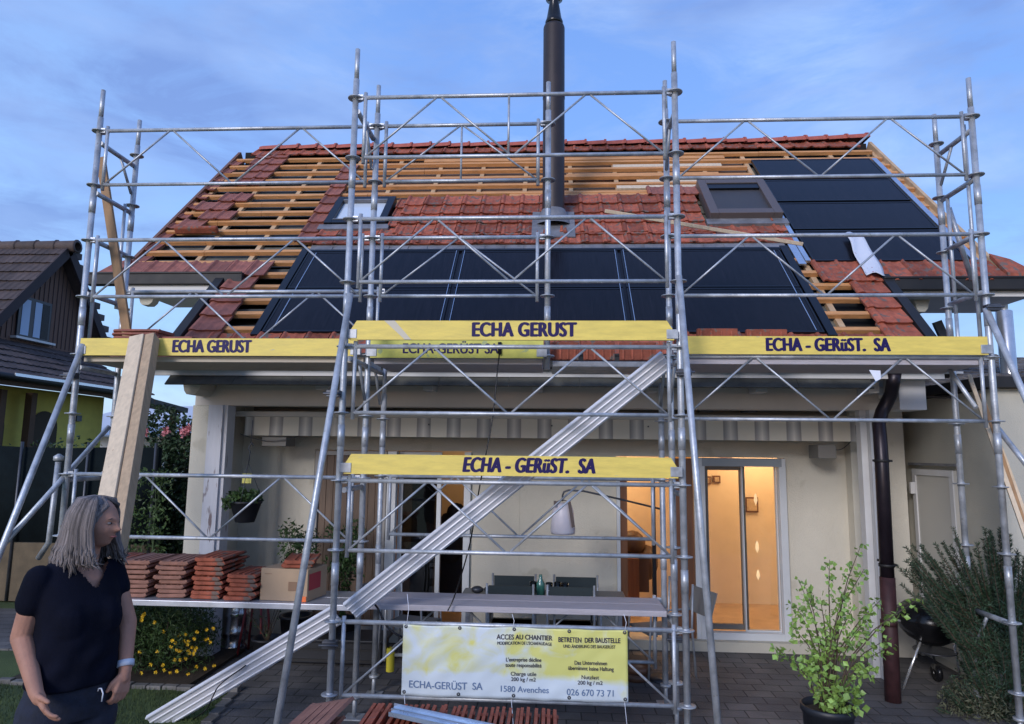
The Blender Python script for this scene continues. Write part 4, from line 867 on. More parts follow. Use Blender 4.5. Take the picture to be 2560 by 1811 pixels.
# fence: stone base with dark screen above
fn = thing('garden_fence', (-7, 9, G), 'dark screened garden fence above a tan base wall at the far left', 'fence')
b = MB(); b.box(-10.2, -5.3, 9.0, 9.16, G, .70); b.build('base_wall', tanb, fn)
b = MB(); n = 60; vs = []
for i in range(n+1):
    x = -10.2+4.9*i/n; y = 9.05+.012*math.sin(x*7)+.008*math.sin(x*17); vs += [(x, y, .66), (x, y, 1.98+.012*math.sin(x*3))]
b.raw(vs, [(2*i, 2*i+2, 2*i+3, 2*i+1) for i in range(n)], smooth=True); s_ = b.build('screen', fencem, fn); q = s_.modifiers.new('s', 'SOLIDIFY'); q.thickness = .01
for x in (-9.6, -8.0, -7.25, -6.3, -5.35): b = MB(); b.tube([(x, 8.99, G), (x, 8.99, 2.05)], .02, 8); b.build('post', dkst, fn)
b = MB(); b.tube([aY(*z7(370, -40), 7.2), aY(*z7(310, 470), 7.2), aY(*z7(245, 570), 7.3)], .03, 10); b.lathe(aY(*z7(370, -45), 7.2), [(.03, 0), (.05, .01), (.05, .05), (.01, .08)], 10); tag(b.build('parasol_pole', galv2), 'slim grey pole standing in front of the dark screened fence', 'pole')
# garage at the right
gr = thing('garage', (4.6, 8, G), 'beige rendered garage with white side door and dark roof edge at the right', 'garage')
gx, gy = 3.90, 6.28
b = MB(); b.raw([(gx, gy, G), (7.5, gy, G), (7.5, 13, G), (gx, 13, G), (gx, gy, 2.60), (7.5, gy, 2.60), (7.5, 13, 2.5), (gx, 13, 2.5)], [(0, 3, 2, 1), (4, 5, 6, 7), (0, 1, 5, 4), (2, 3, 7, 6), (3, 0, 4, 7), (1, 2, 6, 5)]); b.build('wall', render_d, gr)
b = MB(); b.box(gx-.10, 7.6, gy-.10, 13, 2.605, 2.70); b.build('roof_edge', guttm, gr)
b = MB(); tile_field(b, V((gx-.05, 12.9, 3.9)), V((1, 0, 0)), V((0, -.975, -.222)), V((0, -.222, .975)), 15, 18, .25, .34, rn, kind='b', lift=.04); b.raw([(gx, 6.6, 2.45), (7.6, 6.6, 2.45), (7.6, 12.9, 3.88), (gx, 12.9, 3.88)], [(0, 1, 2, 3)]); b.build('tiled_roof', mat('grey_roof_tile', (.16, .15, .15), .7, var=.2, isl=.2, bump=.2), gr)
dr = MB(); dr.box(gx-.03, gx+.0, 6.88, 7.62, .02, 1.86); dr_ = dr.build('door', mat('ivory_door', (.52, .50, .45), .5), gr)
b = MB(); b.box(gx-.045, gx-.031, 6.88, 6.94, .02, 1.86); b.box(gx-.045, gx-.031, 7.56, 7.62, .02, 1.86); b.box(gx-.045, gx-.031, 6.94, 7.56, 1.80, 1.86); b.build('door_frame', whitep, dr_)
b = MB(); b.box(gx-.06, gx-.001, 6.80, 7.66, 1.90, 1.925); b.build('lintel', leadm, gr)
b = MB(); b.box(gx-.09, gx-.031, 7.57, 7.6, 1.60, 1.72); b.build('hinge', whitep, dr_)
b = MB(); b.box(gx-.05, gx+.0, 6.3, 6.86, G, .03); b.box(gx-.05, gx, 7.64, 9, G, .03); b.build('plinth', mat('pale_plinth', (.42, .41, .38), .8), gr)
b = MB(); p = aY(2525, 965, 9.0); b.lathe((p.x, 9.0, 0), [(.095, 2.55), (.095, 3.86), (.085, 3.87)], 16); b.lathe((p.x, 9.0, 0), [(.05, 3.86), (.05, 3.98), (.085, 3.99), (.085, 4.03), (.04, 4.05), (.001, 4.06)], 16)
tag(b.build('metal_flue', mat('brushed_flue', (.62, .62, .64), .3, .8, var=.1)), 'shiny metal flue rising from the garage roof at the right edge', 'flue')
b = MB(); b.beam(aY(*((1660+1730/2.538), 700+265/2.538), 8.5), aY(1660+1775/2.538, 700+365/2.538, 8.5), .05, .1); tag(b.build('antenna_blade', dkst), 'small dark pointed post end above the right yellow board', 'post')

# ================================================================ GREENERY
def hedge(name, x0, x1, y0, y1, z1, n, lab, seed, m_=leaf_h, size=.075, flowers=0, z0=G):
    r = random.Random(seed); t = thing(name, ((x0+x1)/2, (y0+y1)/2, G), lab, 'hedge' if 'hedge' in name else 'shrub')
    b = MB()
    cl = [(r.uniform(x0, x1), r.uniform(y0, y1), r.uniform(z0+.2, z1-.15)) for _ in range(46)]
    for c in cl: leaves(b, c, (.34, .30, .30), n//66, size, r, shell=.35)
    for i in range(n//3):
        x = r.uniform(x0, x1); z = r.uniform(z0, z1+.1*math.sin(x*4)+.06*r.random()); leaf(b, V((x, y0+r.uniform(-.1, .15), z)), size*r.uniform(.6, 1.2), r)
    b.build('foliage', m_, t)
    c = MB()
    for i in range(5): x = x0+(x1-x0)*(i+.5)/5; c.tube([(x, (y0+y1)/2, G), (x+.1, (y0+y1)/2, (z1+z0)/2), (x-.05, (y0+y1)/2+.05, z1-.2)], [.035, .025, .01], 7)
    for q in cl[:26]: c.tube([(q[0], (y0+y1)/2, max(G, q[2]-.5)), q], [.014, .006], 5)
    c.build('stem', stemm, t)
    if flowers:
        f = MB()
        for (fx, fz) in ((aY(*((0+925/2.538), 600+1210/2.538), y0-.1)), (aY(1175/2.538, 600+1215/2.538, y0-.1)), (aY(1060/2.538, 600+1215/2.538, y0-.1))) and [(q.x, q.z) for q in (aY(918/2.538, 600+1205/2.538, y0-.1), aY(922/2.538, 600+1228/2.538, y0-.1), aY(1165/2.538, 600+1210/2.538, y0-.1), aY(1180/2.538, 600+1230/2.538, y0-.1), aY(1060/2.538, 600+1215/2.538, y0-.1), aY(1210/2.538, 600+1195/2.538, y0-.1))]:
            for _ in range(26): leaf(f, V((fx+r.uniform(-.04, .04), y0-.12+r.uniform(-.03, .03), fz+r.uniform(-.04, .04))), .05, r, asp=.9)
        f.build('blossom', petal_p, t)
    return t
hedge('rose_hedge', -5.95, -4.45, 9.6, 10.3, 2.50, 15000, 'tall dark rose hedge with a few pink blooms left of the house', 1, flowers=1)
hedge('low_shrub', -8.9, -6.5, 10.2, 10.7, 2.0, 5000, 'dark shrub peeping over the screened fence below the yellow house', 2)
hedge('border_shrub', -6.6, -4.6, 11.2, 11.9, 1.7, 6000, 'dim shrub border seen under the rose hedge beyond the lawn', 3, size=.09)
hedge('boundary_hedge', 3.9, 9.0, 14.5, 15.2, 2.2, 6000, 'boundary hedge standing behind the garage', 4, size=.09)
b = MB(); r = random.Random(31)
for k in range(5):
    q = V((-5.35+r.uniform(-.25, .3), 8.7, G)); pts = [q]
    for i in range(7): pts.append(pts[-1]+V((r.uniform(-.07, .07), r.uniform(-.03, .03), .24)))
    b.tube(pts, [.02*(1-i/9) for i in range(8)], 6)
    for p in pts[2:]:
        for _ in range(46): leaf(b, p+V((r.uniform(-.14, .14), r.uniform(-.1, .1), r.uniform(-.1, .1))), .06, r)
tag(b.build('climbing_shrub', leaf_d), 'thin dark climbing shrub standing behind the stacked tiles', 'shrub')
# flower bush with yellow blooms
fb = thing('flower_bush', (-3.85, 6.4, G), 'rounded green bush full of small yellow flowers below the lower deck', 'bush'); r = random.Random(12)
b = MB(); f = MB(); st = MB()
cl = [(-3.85+r.uniform(-.62, .55), 6.42+r.uniform(-.32, .3), G+.12+.46*r.random()**.8) for _ in range(70)]
for c in cl: leaves(b, c, (.20, .18, .17), 330, .045, r, asp=.22, droop=-.4)
for c in cl[:40]: st.tube([(-3.85+(c[0]+3.85)*.5, 6.4, G), c], [.01, .004], 5)
for i in range(120):
    a = r.uniform(-1, 1); x = -3.85+.78*a; z = G+.06+r.random()*.62*math.sqrt(max(.05, 1-a*a*.7)); y = 6.42-.44*math.sqrt(max(.02, 1-a*a))*r.uniform(.8, 1.1)
    if a < -.2 and r.random() < .45: continue
    for k in range(7):
        an = k*.9; leaf(f, V((x, y, z)), .021, r, asp=.8, d=V((math.cos(an), -.35, math.sin(an))).normalized())
b.build('foliage', leaf_d, fb); f.build('blossom', petal_y, fb); st.build('stem', stemm, fb)
b = MB()
for i in range(420): x = -4.1+r.uniform(-.45, .35); q = V((x, 6.95+r.uniform(-.2, .1), G)); d = V((r.uniform(-.3, .3), r.uniform(-.2, .2), 1)).normalized(); h = r.uniform(.45, .86); b.face([q-V((.005, 0, 0)), q+V((.005, 0, 0)), q+d*h*.6+V((.004, 0, 0)), q+d*h+V((d.x*.1, 0, 0))])
tag(b.build('ornamental_grass', mat('blade_leaf', (.13, .16, .06), .6, isl=.3)), 'upright clump of thin grass blades behind the yellow flowered bush', 'grass')
# potted shrub in front right
ps = thing('potted_shrub', (1.74, 4.62, G), 'light green leafy shrub growing in a round black pot on the patio', 'potted plant'); r = random.Random(21)
pc = V((1.735, 4.62, 0)); b = MB(); b.lathe(pc, [(.001, G), (.125, G), (.150, .40), (.162, .405), (.162, .44), (.152, .445), (.146, .40)], 26); b.build('pot', potm, ps)
b = MB(); b.lathe(pc, [(.147, .395), (.001, .405)], 20); b.build('soil', soil, ps)
st = MB(); lf = MB()
tips = [z9(*p) for p in ((1245, 500), (1050, 580), (860, 720), (830, 860), (820, 1010), (720, 1150), (1600, 840), (1420, 1080), (1330, 1260), (1180, 700), (1270, 640), (1120, 840), (900, 760), (1380, 830), (950, 1180), (860, 1250), (1100, 1100), (1240, 1020), (1310, 930), (1500, 900), (1160, 1330), (1060, 1020), (1440, 1130), (1000, 1090), (1200, 880), (990, 820))]
for i, (px, py) in enumerate(tips):
    yy = 4.62+r.uniform(-.16, .16); e = aY(px, py, yy); s0 = pc+V((r.uniform(-.04, .04), r.uniform(-.04, .04), .40))
    h = (e.z-s0.z); md = V((s0.x+(e.x-s0.x)*.28+r.uniform(-.02, .02), s0.y+(yy-s0.y)*.3, s0.z+h*.52)); m2 = V((s0.x+(e.x-s0.x)*.62, s0.y+(yy-s0.y)*.7, s0.z+h*.80))
    pts = [s0, md, m2, e]; st.tube(pts, [.006, .0045, .003, .0015], 6)
    nb = 36 if e.z > .9 else 44
    for k in range(nb):
        t = 1-r.random()**1.25*.62; q = (md+(m2-md)*(t-.3)/.32 if t < .62 else m2+(e-m2)*(t-.62)/.38) if t > .3 else s0+(md-s0)*t/.3
        q = q+V((r.uniform(-.045, .045), r.uniform(-.04, .04), r.uniform(-.03, .03))); leaf(lf, q, r.uniform(.024, .046), r, asp=.85, droop=.2)
leaves(lf, (1.80, 4.60, .50), (.15, .13, .10), 260, .045, r, asp=.85); leaves(lf, (1.68, 4.6, .66), (.10, .1, .12), 90, .04, r, asp=.85)
st.build('stem', stemm, ps); lf.build('foliage', leaf_l, ps)
# rosemary bush
rs = thing('rosemary_bush', (4.0, 5.95, G), 'large dark needle leaved bush against the garage wall behind the barbecue', 'bush'); r = random.Random(5)
b = MB(); st = MB(); base = V((3.72, 6.0, G))
tips = [z9(*p)+(0,) for p in ((1530, 500), (1535, 590), (1630, 490), (1720, 480), (1560, 640), (1835, 380), (1640, 700), (2070, 400), (2140, 380), (1985, 470), (2240, 520), (1760, 600), (1900, 520), (1870, 680), (1700, 780), (1680, 860), (2284, 560), (2050, 560), (1950, 620), (1820, 760), (2200, 640), (1780, 880), (2100, 700), (1930, 850), (2020, 900), (1830, 980), (2180, 860), (2270, 760), (1900, 1080), (2100, 1020), (2000, 1150), (1860, 1200), (2200, 1180), (1800, 1350), (2050, 1330), (1950, 1400), (2250, 1350), (1780, 1440), (1900, 1500), (2150, 1480), (2284, 1000))]
tips += [(p[0]+r.uniform(-22, 30), p[1]+r.uniform(-12, 45), 1) for p in tips for _ in range(3)]
for (px, py, sec) in tips:
    yy = 6.0+r.uniform(-.22, .2); e = aY(px, py, yy); s0 = V((base.x+(e.x-base.x)*.35, 6.0+r.uniform(-.1, .1), max(G, min(e.z-.42, .75)))); md = s0+(e-s0)*.5+V((0, 0, -.03 if e.x > 3.7 else -.07))
    st.tube([s0, md, e], [.007, .005, .002], 5)
    L_ = (e-s0).length; nn = int(420*L_)+70
    for k in range(nn):
        t = r.random()**.8; q = s0+(md-s0)*(t*2) if t < .5 else md+(e-md)*(t*2-1); d = (e-md).normalized()
        an = r.uniform(0, 6.28); u = d.orthogonal().normalized(); v = d.cross(u); dd = (d*.75+(u*math.cos(an)+v*math.sin(an))).normalized(); leaf(b, q, r.uniform(.028, .046)*(1.15-.4*t), r, asp=.16, d=dd)
for q in range(20): leaves(b, (3.85+r.uniform(-.35, .4), 6.0+r.uniform(-.15, .15), r.uniform(.05, .75)), (.24, .2, .24), 500, .04, r, asp=.2)
b.build('foliage', leaf_r, rs); st.build('stem', stemm, rs)
b = MB(); leaves(b, (3.55, 5.98, .05), (.42, .3, .16), 1800, .04, r, asp=.4); tag(b.build('ground_plant', mat('dull_leaf', (.08, .085, .05), .8, isl=.4)), 'low brownish ground plant at the foot of the dark bush', 'plant')
b = MB(); 
for i in range(5): b.box(3.1+i*.16, 3.1+i*.16+.14, 5.45-.02*i, 5.62-.02*i, G, G+.05)
tag(b.build('edging_stones', mat('tan_edging', (.25, .17, .11), .9, var=.3, isl=.3), bev=.01), 'row of tan edging stones at the foot of the dark bush', 'edging')
# ---------------------------------------------------------------- kettle barbecue
bb = thing('kettle_barbecue', (3.45, 6.7, G), 'black kettle barbecue on thin silver legs beside the downpipe', 'barbecue')
kc = aY(*z9(1690, 965), 6.62); R = .30
b = MB(); b.lathe(kc, [(.001, -.215), (.10, -.20), (.20, -.14), (.27, -.06), (.292, 0), (.292, .02)], 28); b.build('bowl', black, bb)
b = MB(); b.lathe(kc, [(.300, .012), (.300, .03), (.27, .09), (.20, .15), (.10, .185), (.001, .19)], 28); ld_ = b.build('lid', black, bb)
b = MB(); b.lathe(kc+V((-.12, -.26, .07)), [(.001, 0), (.012, .004), (.001, .014)], 8); b.box(kc.x-.34, kc.x-.28, kc.y-.05, kc.y+.05, kc.z-.005, kc.z+.01); b.build('handle', galv2, ld_)
for (fx, fy), top in ((z9(1517, 1400), (-.14, -.08)), (z9(1885, 1362), (.16, -.06))):
    f_ = aZ(fx, fy, G); b = MB(); b.tube([kc+V((top[0], top[1], -.17)), f_], .011, 8); b.build('leg', mat('chrome_leg', (.85, .86, .88), .25, .8), bb)
b = MB(); b.tube([kc+V((.05, .16, -.18)), V((kc.x+.20, 6.95, G+.08))], .011, 8); b.build('leg', dkst, bb)
b = MB(); b.lathe((kc.x+.05, kc.y+.05, .24), [(.17, 0), (.18, .012), (.165, .004), (.001, .0)], 20); b.build('ash_tray', dkst, bb)
b = MB(); b.lathe((kc.x+.12, 6.80, G+.08), [(.02, -.02), (.075, -.018), (.078, .0), (.075, .018), (.02, .02)], 16, axis='x'); b.build('wheel', black, bb)
# ---------------------------------------------------------------- patio table, chairs and glasses
pt = thing('patio_table', (-.08, 6.72, G), 'long patio table standing in front of the wall behind the lower deck', 'table')
b = MB(); b.box(-.85, .70, 6.56, 6.94, .62, .65); b.build('table_top', mat('slate_top', (.10, .11, .12), .4), pt, bev=.004)
for x in (-.8, .62):
    for y in (6.58, 6.89): b = MB(); b.box(x, x+.035, y, y+.035, G, .619); b.build('leg', galv2, pt)
tex = mat('dark_mesh_fabric', (.018, .030, .034), .7)
def chair(x, y, rot, lab, grp):
    t = thing('garden_chair', (0, 0, 0), lab, 'chair', grp)
    b = MB(); b.box(-.20, .20, .21, .228, .58, .82); b.build('backrest', tex, t)
    b = MB(); b.box(-.2, .2, -.22, .2, .40, .42); b.build('seat', tex, t)
    for sx in (-1, 1):
        q = MB(); q.tube([(sx*.215, .25, 0), (sx*.215, .215, .45), (sx*.215, .235, .84)], .011, 8); q.tube([(sx*.215, -.24, 0), (sx*.215, -.2, .62), (sx*.215, .2, .62)], .011, 8); q.build('side_frame', galv2, t)
    t.location = (x, y, G); t.rotation_euler = (0, 0, rot); return t
chair(-.37, 6.80, 0, 'back left garden chair, its dark back closest to the left wall frame', 'chairs'); chair(.245, 6.80, 0, 'back right garden chair with dark back against the pale wall', 'chairs')
chair(-.38, 6.73, math.pi, 'front left garden chair, dark back just above the lower deck', 'chairs'); chair(.18, 6.73, math.pi, 'front right garden chair, dark back just above the lower deck', 'chairs')
t = chair(-1.35, 6.78, rad(75), 'grey reclining garden chair at the left end of the table', 'chairs'); t2 = chair(1.03, 6.8, rad(-70), 'grey garden chair at the right end of the table by the lit doorway', 'chairs')
for t_ in (t, t2):
    for c_ in t_.children:
        if c_.name.split('.')[0] in ('backrest', 'seat'): c_.data = c_.data.copy(); c_.data.materials[0] = mat('grey_mesh_fabric', (.16, .17, .18), .7)
        if 'backrest' in c_.name: c_.rotation_euler = (rad(-18), 0, 0); c_.location = (0, .04, .03)
b = MB(); b.lathe((-.10, 6.66, .651), [(.001, 0), (.040, 0), (.040, .11), (.018, .15), (.014, .19)], 14); tag(b.build('bottle', mat('green_glass', (.05, .18, .14), .1, spec=1.)), 'green glass bottle standing on the patio table between the chairs', 'bottle')
glm = glassmat('clear_tumbler', (.75, .8, .82), .05)
for i, x in enumerate((-.02, .06, .13, -.17)): b = MB(); b.lathe((x, 6.70+.03*(i % 2), .651), [(.03, 0), (.036, .11), (.033, .11), (.028, .006), (.001, .006)], 12); tag(b.build('drinking_glass', glm), 'clear drinking glass among the glasses beside the green bottle', 'glass', 'glasses on the patio table')
b = MB(); b.ball((-.70, 6.66, .69), (.06, .05, .035), 10); b.ball((-.60, 6.68, .69), (.04, .04, .03), 10); tag(b.build('small_bowl', dkst), 'small dark bowl at the left end of the patio table', 'bowl')
# ---------------------------------------------------------------- hanging lamp on arm
lp = thing('lantern', (.11, 6.6, 1.22), 'white bucket shaped lantern hanging from a long bent black arm', 'lantern')
b = MB(); b.lathe((.108, 6.6, 0), [(.001, 1.225), (.110, 1.23), (.118, 1.25), (.100, 1.44), (.082, 1.50), (.05, 1.515), (.001, 1.52)], 24); b.build('shade', mat('frosted_white', (.72, .68, .74), .4), lp)
b = MB(); b.beam((.205, 6.5, 1.30), (.165, 6.5, 1.535), .03, .012, V((0, 1, 0))); b.box(.02, .045, 6.5, 6.52, 1.49, 1.54); b.tube([(.03, 6.52, 1.52), (.10, 6.56, 1.55), (.17, 6.52, 1.53)], .006, 6); b.build('handle', mat('taupe_strap', (.13, .10, .09), .7), lp)
b = MB(); b.tube([(.105, 6.6, 1.53), (.105, 6.6, 1.585), (.118, 6.6, 1.62), (.16, 6.6, 1.635), (.30, 6.6, 1.63), (.62, 6.6, 1.565), (1.06, 6.62, 1.465)], .009, 8); b.tube([(1.06, 6.62, 1.62), (1.06, 6.62, G)], .014, 8); b.lathe((1.06, 6.62, G), [(.001, 0), (.16, 0), (.16, .015), (.001, .02)], 20); b.build('stand_arm', dkst, lp)
# hanging basket
hb = thing('hanging_basket', (-2.85, 6.3, 1.3), 'black hanging basket with green plant and yellow tag left of the patio doors', 'hanging plant'); c0 = V((-2.85, 6.32, 0))
b = MB(); b.lathe(c0, [(.001, 1.315), (.085, 1.315), (.092, 1.32), (.145, 1.485), (.155, 1.49), (.155, 1.51), (.14, 1.505), (.12, 1.45)], 8); b.build('pot', potm, hb)
r = random.Random(3); b = MB(); leaves(b, (c0.x-.02, c0.y, 1.54), (.17, .15, .065), 330, .05, r, asp=.7); leaves(b, (c0.x-.13, c0.y-.02, 1.50), (.07, .1, .06), 80, .05, r, asp=.7); b.build('foliage', leaf_d, hb)
b = MB(); ap = V((c0.x+.0, c0.y, 1.86))
for k in range(3): a = 2.1*k+.6; b.tube([c0+V((.15*math.cos(a), .15*math.sin(a), 1.50)), ap], .003, 5)
b.tube([ap, ap+V((.01, 0, .1)), ap+V((-.01, 0, .14)), ap+V((.02, 0, .19)), ap+V((.035, 0, .16))], .006, 6); b.tube([ap+V((.01, 0, .17)), ap+V((.015, 0, .40))], .004, 6); b.build('hanger', dkst, hb)
b = MB(); b.box(c0.x-.045, c0.x+.045, c0.y-.02, c0.y-.012, 1.67, 1.76); b.build('tag', mat('yellow_tag', (.55, .50, .12), .6), hb, bev=.004)
# ---------------------------------------------------------------- keg, stool, pots, crate behind the left deck
kg = thing('beer_keg', (-3.3, 7.3, G), 'shiny steel keg with ribbed rings standing under the lower deck', 'keg')
b = MB(); b.lathe((-3.28, 7.2, G), [(.14, 0), (.15, .01), (.15, .05), (.135, .07), (.15, .16), (.162, .18), (.15, .20), (.15, .34), (.162, .36), (.15, .38), (.14, .47), (.15, .50), (.15, .56), (.14, .57), (.001, .57)], 26); b.build('barrel', mat('keg_steel', (.60, .61, .64), .22, .95, var=.1), kg)
sl = thing('red_stool', (-3.0, 7.1, G), 'small red metal stool standing beside the steel keg', 'stool')
b = MB(); b.lathe((-3.0, 7.05, .50), [(.001, .0), (.15, 0), (.155, .02), (.14, .035), (.001, .035)], 18); b.build('seat', mat('red_steel', (.22, .03, .035), .5, var=.2), sl)
for k in range(4): a = .78+k*1.57; b = MB(); b.tube([(-3.0+.10*math.cos(a), 7.05+.10*math.sin(a), .5), (-3.0+.17*math.cos(a), 7.05+.17*math.sin(a), G)], .012, 7); b.build('leg', MATS['red_steel'], sl)
def potted(x, y, r0, h, lab, seed, lh, n, sz=.05, stem=0, name='potted_plant', m_=leaf_d, z=G, asp=.5, sr=.2):
    r = random.Random(seed); t = thing(name, (x, y, z), lab, 'potted plant'); b = MB(); b.lathe((x, y, z), [(.001, 0), (r0*.75, 0), (r0, h), (r0*1.08, h), (r0*1.08, h+.02), (r0*.9, h+.02), (r0*.88, h-.02), (.001, h-.02)], 18); b.build('pot', potm, t)
    b = MB(); s_ = MB()
    for k in range(9):
        e = V((x+r.uniform(-sr, sr), y+r.uniform(-.12, .12), z+h+lh*r.uniform(.5, 1))); s_.tube([(x, y, z+h-.03), (x+(e.x-x)*.4, y, z+h+stem+(e.z-z-h)*.4), e], [.008, .005, .003], 5); leaves(b, e, (.12, .1, .12), n//12, sz, r, asp=asp)
        for q in range(n//30): t_ = r.random(); leaf(b, V((x, y, z+h+stem))+(e-V((x, y, z+h+stem)))*t_, sz, r, asp=asp)
    b.build('foliage', m_, t); s_.build('stem', stemm, t); return t
potted(-2.62, 7.15, .16, .34, 'bushy potted plant behind the cardboard box, left of the doors', 41, .95, 700, .05, sr=.2)
potted(-2.12, 7.1, .17, .33, 'dark leaved potted plant in front of the weathered shutter', 42, .92, 900, .055, sr=.2)
potted(-2.75, 6.75, .14, .22, 'small dark pot with withered stems under the lower deck', 43, .35, 40, .04)
cr_ = thing('planter_box', (-2.2, 6.9, G), 'low dark rectangular planter standing on the patio behind the prop', 'planter')
b = MB(); b.box(-2.62, -1.62, 6.72, 7.05, G+.02, .16); b.box(-2.66, -1.58, 6.68, 7.09, .16, .19); b.build('trough', potm, cr_, bev=.01)
b = MB(); b.box(-2.6, -1.65, 6.71, 6.722, -.02, .0); b.box(-2.6, -1.65, 6.71, 6.722, .08, .10); b.build('rib', guttm, cr_)
b = MB(); b.lathe((-1.36, 5.98, G), [(.035, .2), (.035, .38), (.028, .39)], 12); tag(b.build('yellow_sleeve', mat('yellow_sleeve', (.6, .5, .03), .6)), 'yellow plastic sleeve around the foot of an inner scaffolding tube', 'sleeve')
b = MB(); b.lathe((.78, 6.6, G), [(.10, .0), (.12, .02), (.12, .05), (.10, .06)], 16); b.lathe((.80, 6.62, G+.06), [(.10, .0), (.12, .02), (.12, .05), (.10, .06)], 16); tag(b.build('hose_coil', mat('brown_hose', (.10, .05, .03), .5)), 'coiled brown hose lying on the patio behind the right inner tube', 'hose')
# ---------------------------------------------------------------- foreground: tiles on edge on a pallet, metal sheet
pl = thing('pallet', (-.35, 3.62, G), 'wooden pallet carrying the row of upright tiles in the foreground', 'pallet')
hgt = lambda x: lawnh(x, 3.6)
for k in range(5): b = MB(); b.box(-1.42, .55, 3.40+k*.105, 3.40+k*.105+.085, .20, .222); b.build('slat', plank2, pl)
for k in range(3): b = MB(); b.box(-1.42, .55, 3.42+k*.19, 3.50+k*.19, G, .199); b.build('bearer', plank2, pl)
def edge_tile():
    b = MB(); n = 12
    P = [(-.19, 0), (.17, 0), (.19, .02), (.185, .42), (.15, .445), (-.16, .445), (-.19, .42)]; m_ = len(P)
    b.raw([(0, y, z) for y, z in P]+[(.016, y, z) for y, z in P], [tuple(range(m_))[::-1], tuple(range(m_, 2*m_))]+[(i, (i+1) % m_, (i+1) % m_+m_, i+m_) for i in range(m_)])
    b.box(-.010, 0, -.17, -.14, .03, .43); b.box(.016, .026, .05, .09, .03, .44); b.box(.016, .024, -.19, -.16, .03, .43); return b
rr_ = random.Random(17); e0 = None
for i in range(30):
    if e0 is None: e0 = edge_tile().build('roof_tile', tile_m); c = e0
    else: c = e0.copy(); C.objects.link(c)
    c.location = (-1.02+i*.0335, 3.62+rr_.uniform(-.008, .008), .224+rr_.uniform(0, .004)); c.rotation_euler = (0, rad(9+rr_.uniform(-1.5, 1.5)), 0); c['category'] = 'roof tile'; c['group'] = 'tiles standing on edge in the foreground'; c['label'] = 'red clay roof tile standing on edge in the long foreground row on the pallet'
o = copy_tree(bpy.data.objects['roof_tile'], (-1.21, 3.62, .60), (rad(3), rad(-13), rad(-8)), 'flat red clay tile leaning at the left end of the foreground row'); 
if 'group' in o: del o['group']
o2 = copy_tree(o, (-1.24, 3.60, .52), (rad(2), rad(-8), rad(-4)), 'red clay tile lying beneath the flat one at the left end of the foreground row')
sb = MB(); a = V((-.80, 3.58, .695)); c = V((.20, 3.22, .672)); sb.hexa([a+V((0, -.06, 0)), c+V((0, -.06, 0)), c+V((0, .06, .0)), a+V((0, .06, .0)), a+V((0, -.06, .0025)), c+V((0, -.06, .0025)), c+V((0, .06, .0025)), a+V((0, .06, .0025))]); sb.beam(a+V((0, .06, .008)), c+V((0, .06, .008)), .003, .02); sb.beam(a+V((0, -.06, .008)), c+V((0, -.06, .008)), .003, .02); sb.beam(a+V((0, 0, .008)), c+V((0, 0, .008)), .01, .012)
tag(sb.build('metal_sheet', mat('blue_zinc', (.42, .52, .66), .3, .7, var=.12)), 'folded bluish metal sheet lying across the foreground row of tiles', 'metal sheet')

# ================================================================ PERSON (faces right, torso three-quarter to the camera)
pr = thing('person', (-2.15, 3.12, .07), 'woman with long grey brown hair in dark T-shirt and denim shorts looking right', 'person')
def cap(b, p, q, r, s, n=14, seg=4, sq=(1, 1), ax=None):
    """tapered limb with round ends"""
    p = V(p); q = V(q); pts = []; rs = []; d = (q-p)
    L_ = d.length; dn_ = d.normalized()
    for t in (-.96, -.8, -.5, 0): pts.append(p+dn_*(t*r)); rs.append(r*math.sqrt(max(.02, 1-t*t)))
    for i in range(1, seg): t = i/seg; pts.append(p+d*t); rs.append(r+(s-r)*t)
    for t in (0, .5, .8, .96): pts.append(q+dn_*(t*s)); rs.append(s*math.sqrt(max(.02, 1-t*t)))
    b.tube(pts, rs, n)
F = V((.86, -.51, 0)).normalized(); Lf = V((.51, .86, 0)).normalized()          # facing, her left
O = V((-2.172, 3.115, 0))
def bp(l, f, z): return O+Lf*l+F*f+V((0, 0, z))
def ring(b, rows, n=28, cap_=True):
    base = len(b.v)
    for (l, f, z, wl, wf) in rows:
        for k in range(n):
            a = 2*math.pi*k/n; ca, sa = math.cos(a), math.sin(a); e_ = .82
            b.v.append(tuple(bp(l+wl*math.copysign(abs(ca)**e_, ca), f+wf*math.copysign(abs(sa)**e_, sa), z)))
    m_ = len(rows)
    for i in range(m_-1):
        for k in range(n): a = base+i*n+k; c = base+i*n+(k+1) % n; b.f.append([a, c, c+n, a+n]); b.mi.append(0); b.sm.append(True)
    if cap_: b.f.append([base+k for k in range(n)][::-1]); b.f.append([base+(m_-1)*n+k for k in range(n)]); b.mi += [0, 0]; b.sm += [True, True]
def finish(b, name, m_, parent, vox, smooth=4, inner=None):
    o = b.build(name, m_, parent); r_ = o.modifiers.new('r', 'REMESH'); r_.mode = 'VOXEL'; r_.voxel_size = vox; r_.use_smooth_shade = True
    s = o.modifiers.new('s', 'SMOOTH'); s.factor = .5; s.iterations = smooth
    dg = bpy.context.evaluated_depsgraph_get(); me = bpy.data.meshes.new_from_object(o.evaluated_get(dg)); o.modifiers.clear(); o.data = me; me.materials.clear(); me.materials.append(m_)
    for p in me.polygons: p.use_smooth = True
    return o
GZ = .075
body = MB()
ring(body, [(0, 0, .88, .15, .10), (0, .01, .97, .165, .115), (0, .01, 1.1, .15, .11), (0, .0, 1.25, .155, .11), (0, -.01, 1.36, .15, .09), (0, -.02, 1.43, .09, .06), (0, -.005, 1.47, .055, .055), (0, .02, 1.56, .05, .055)])
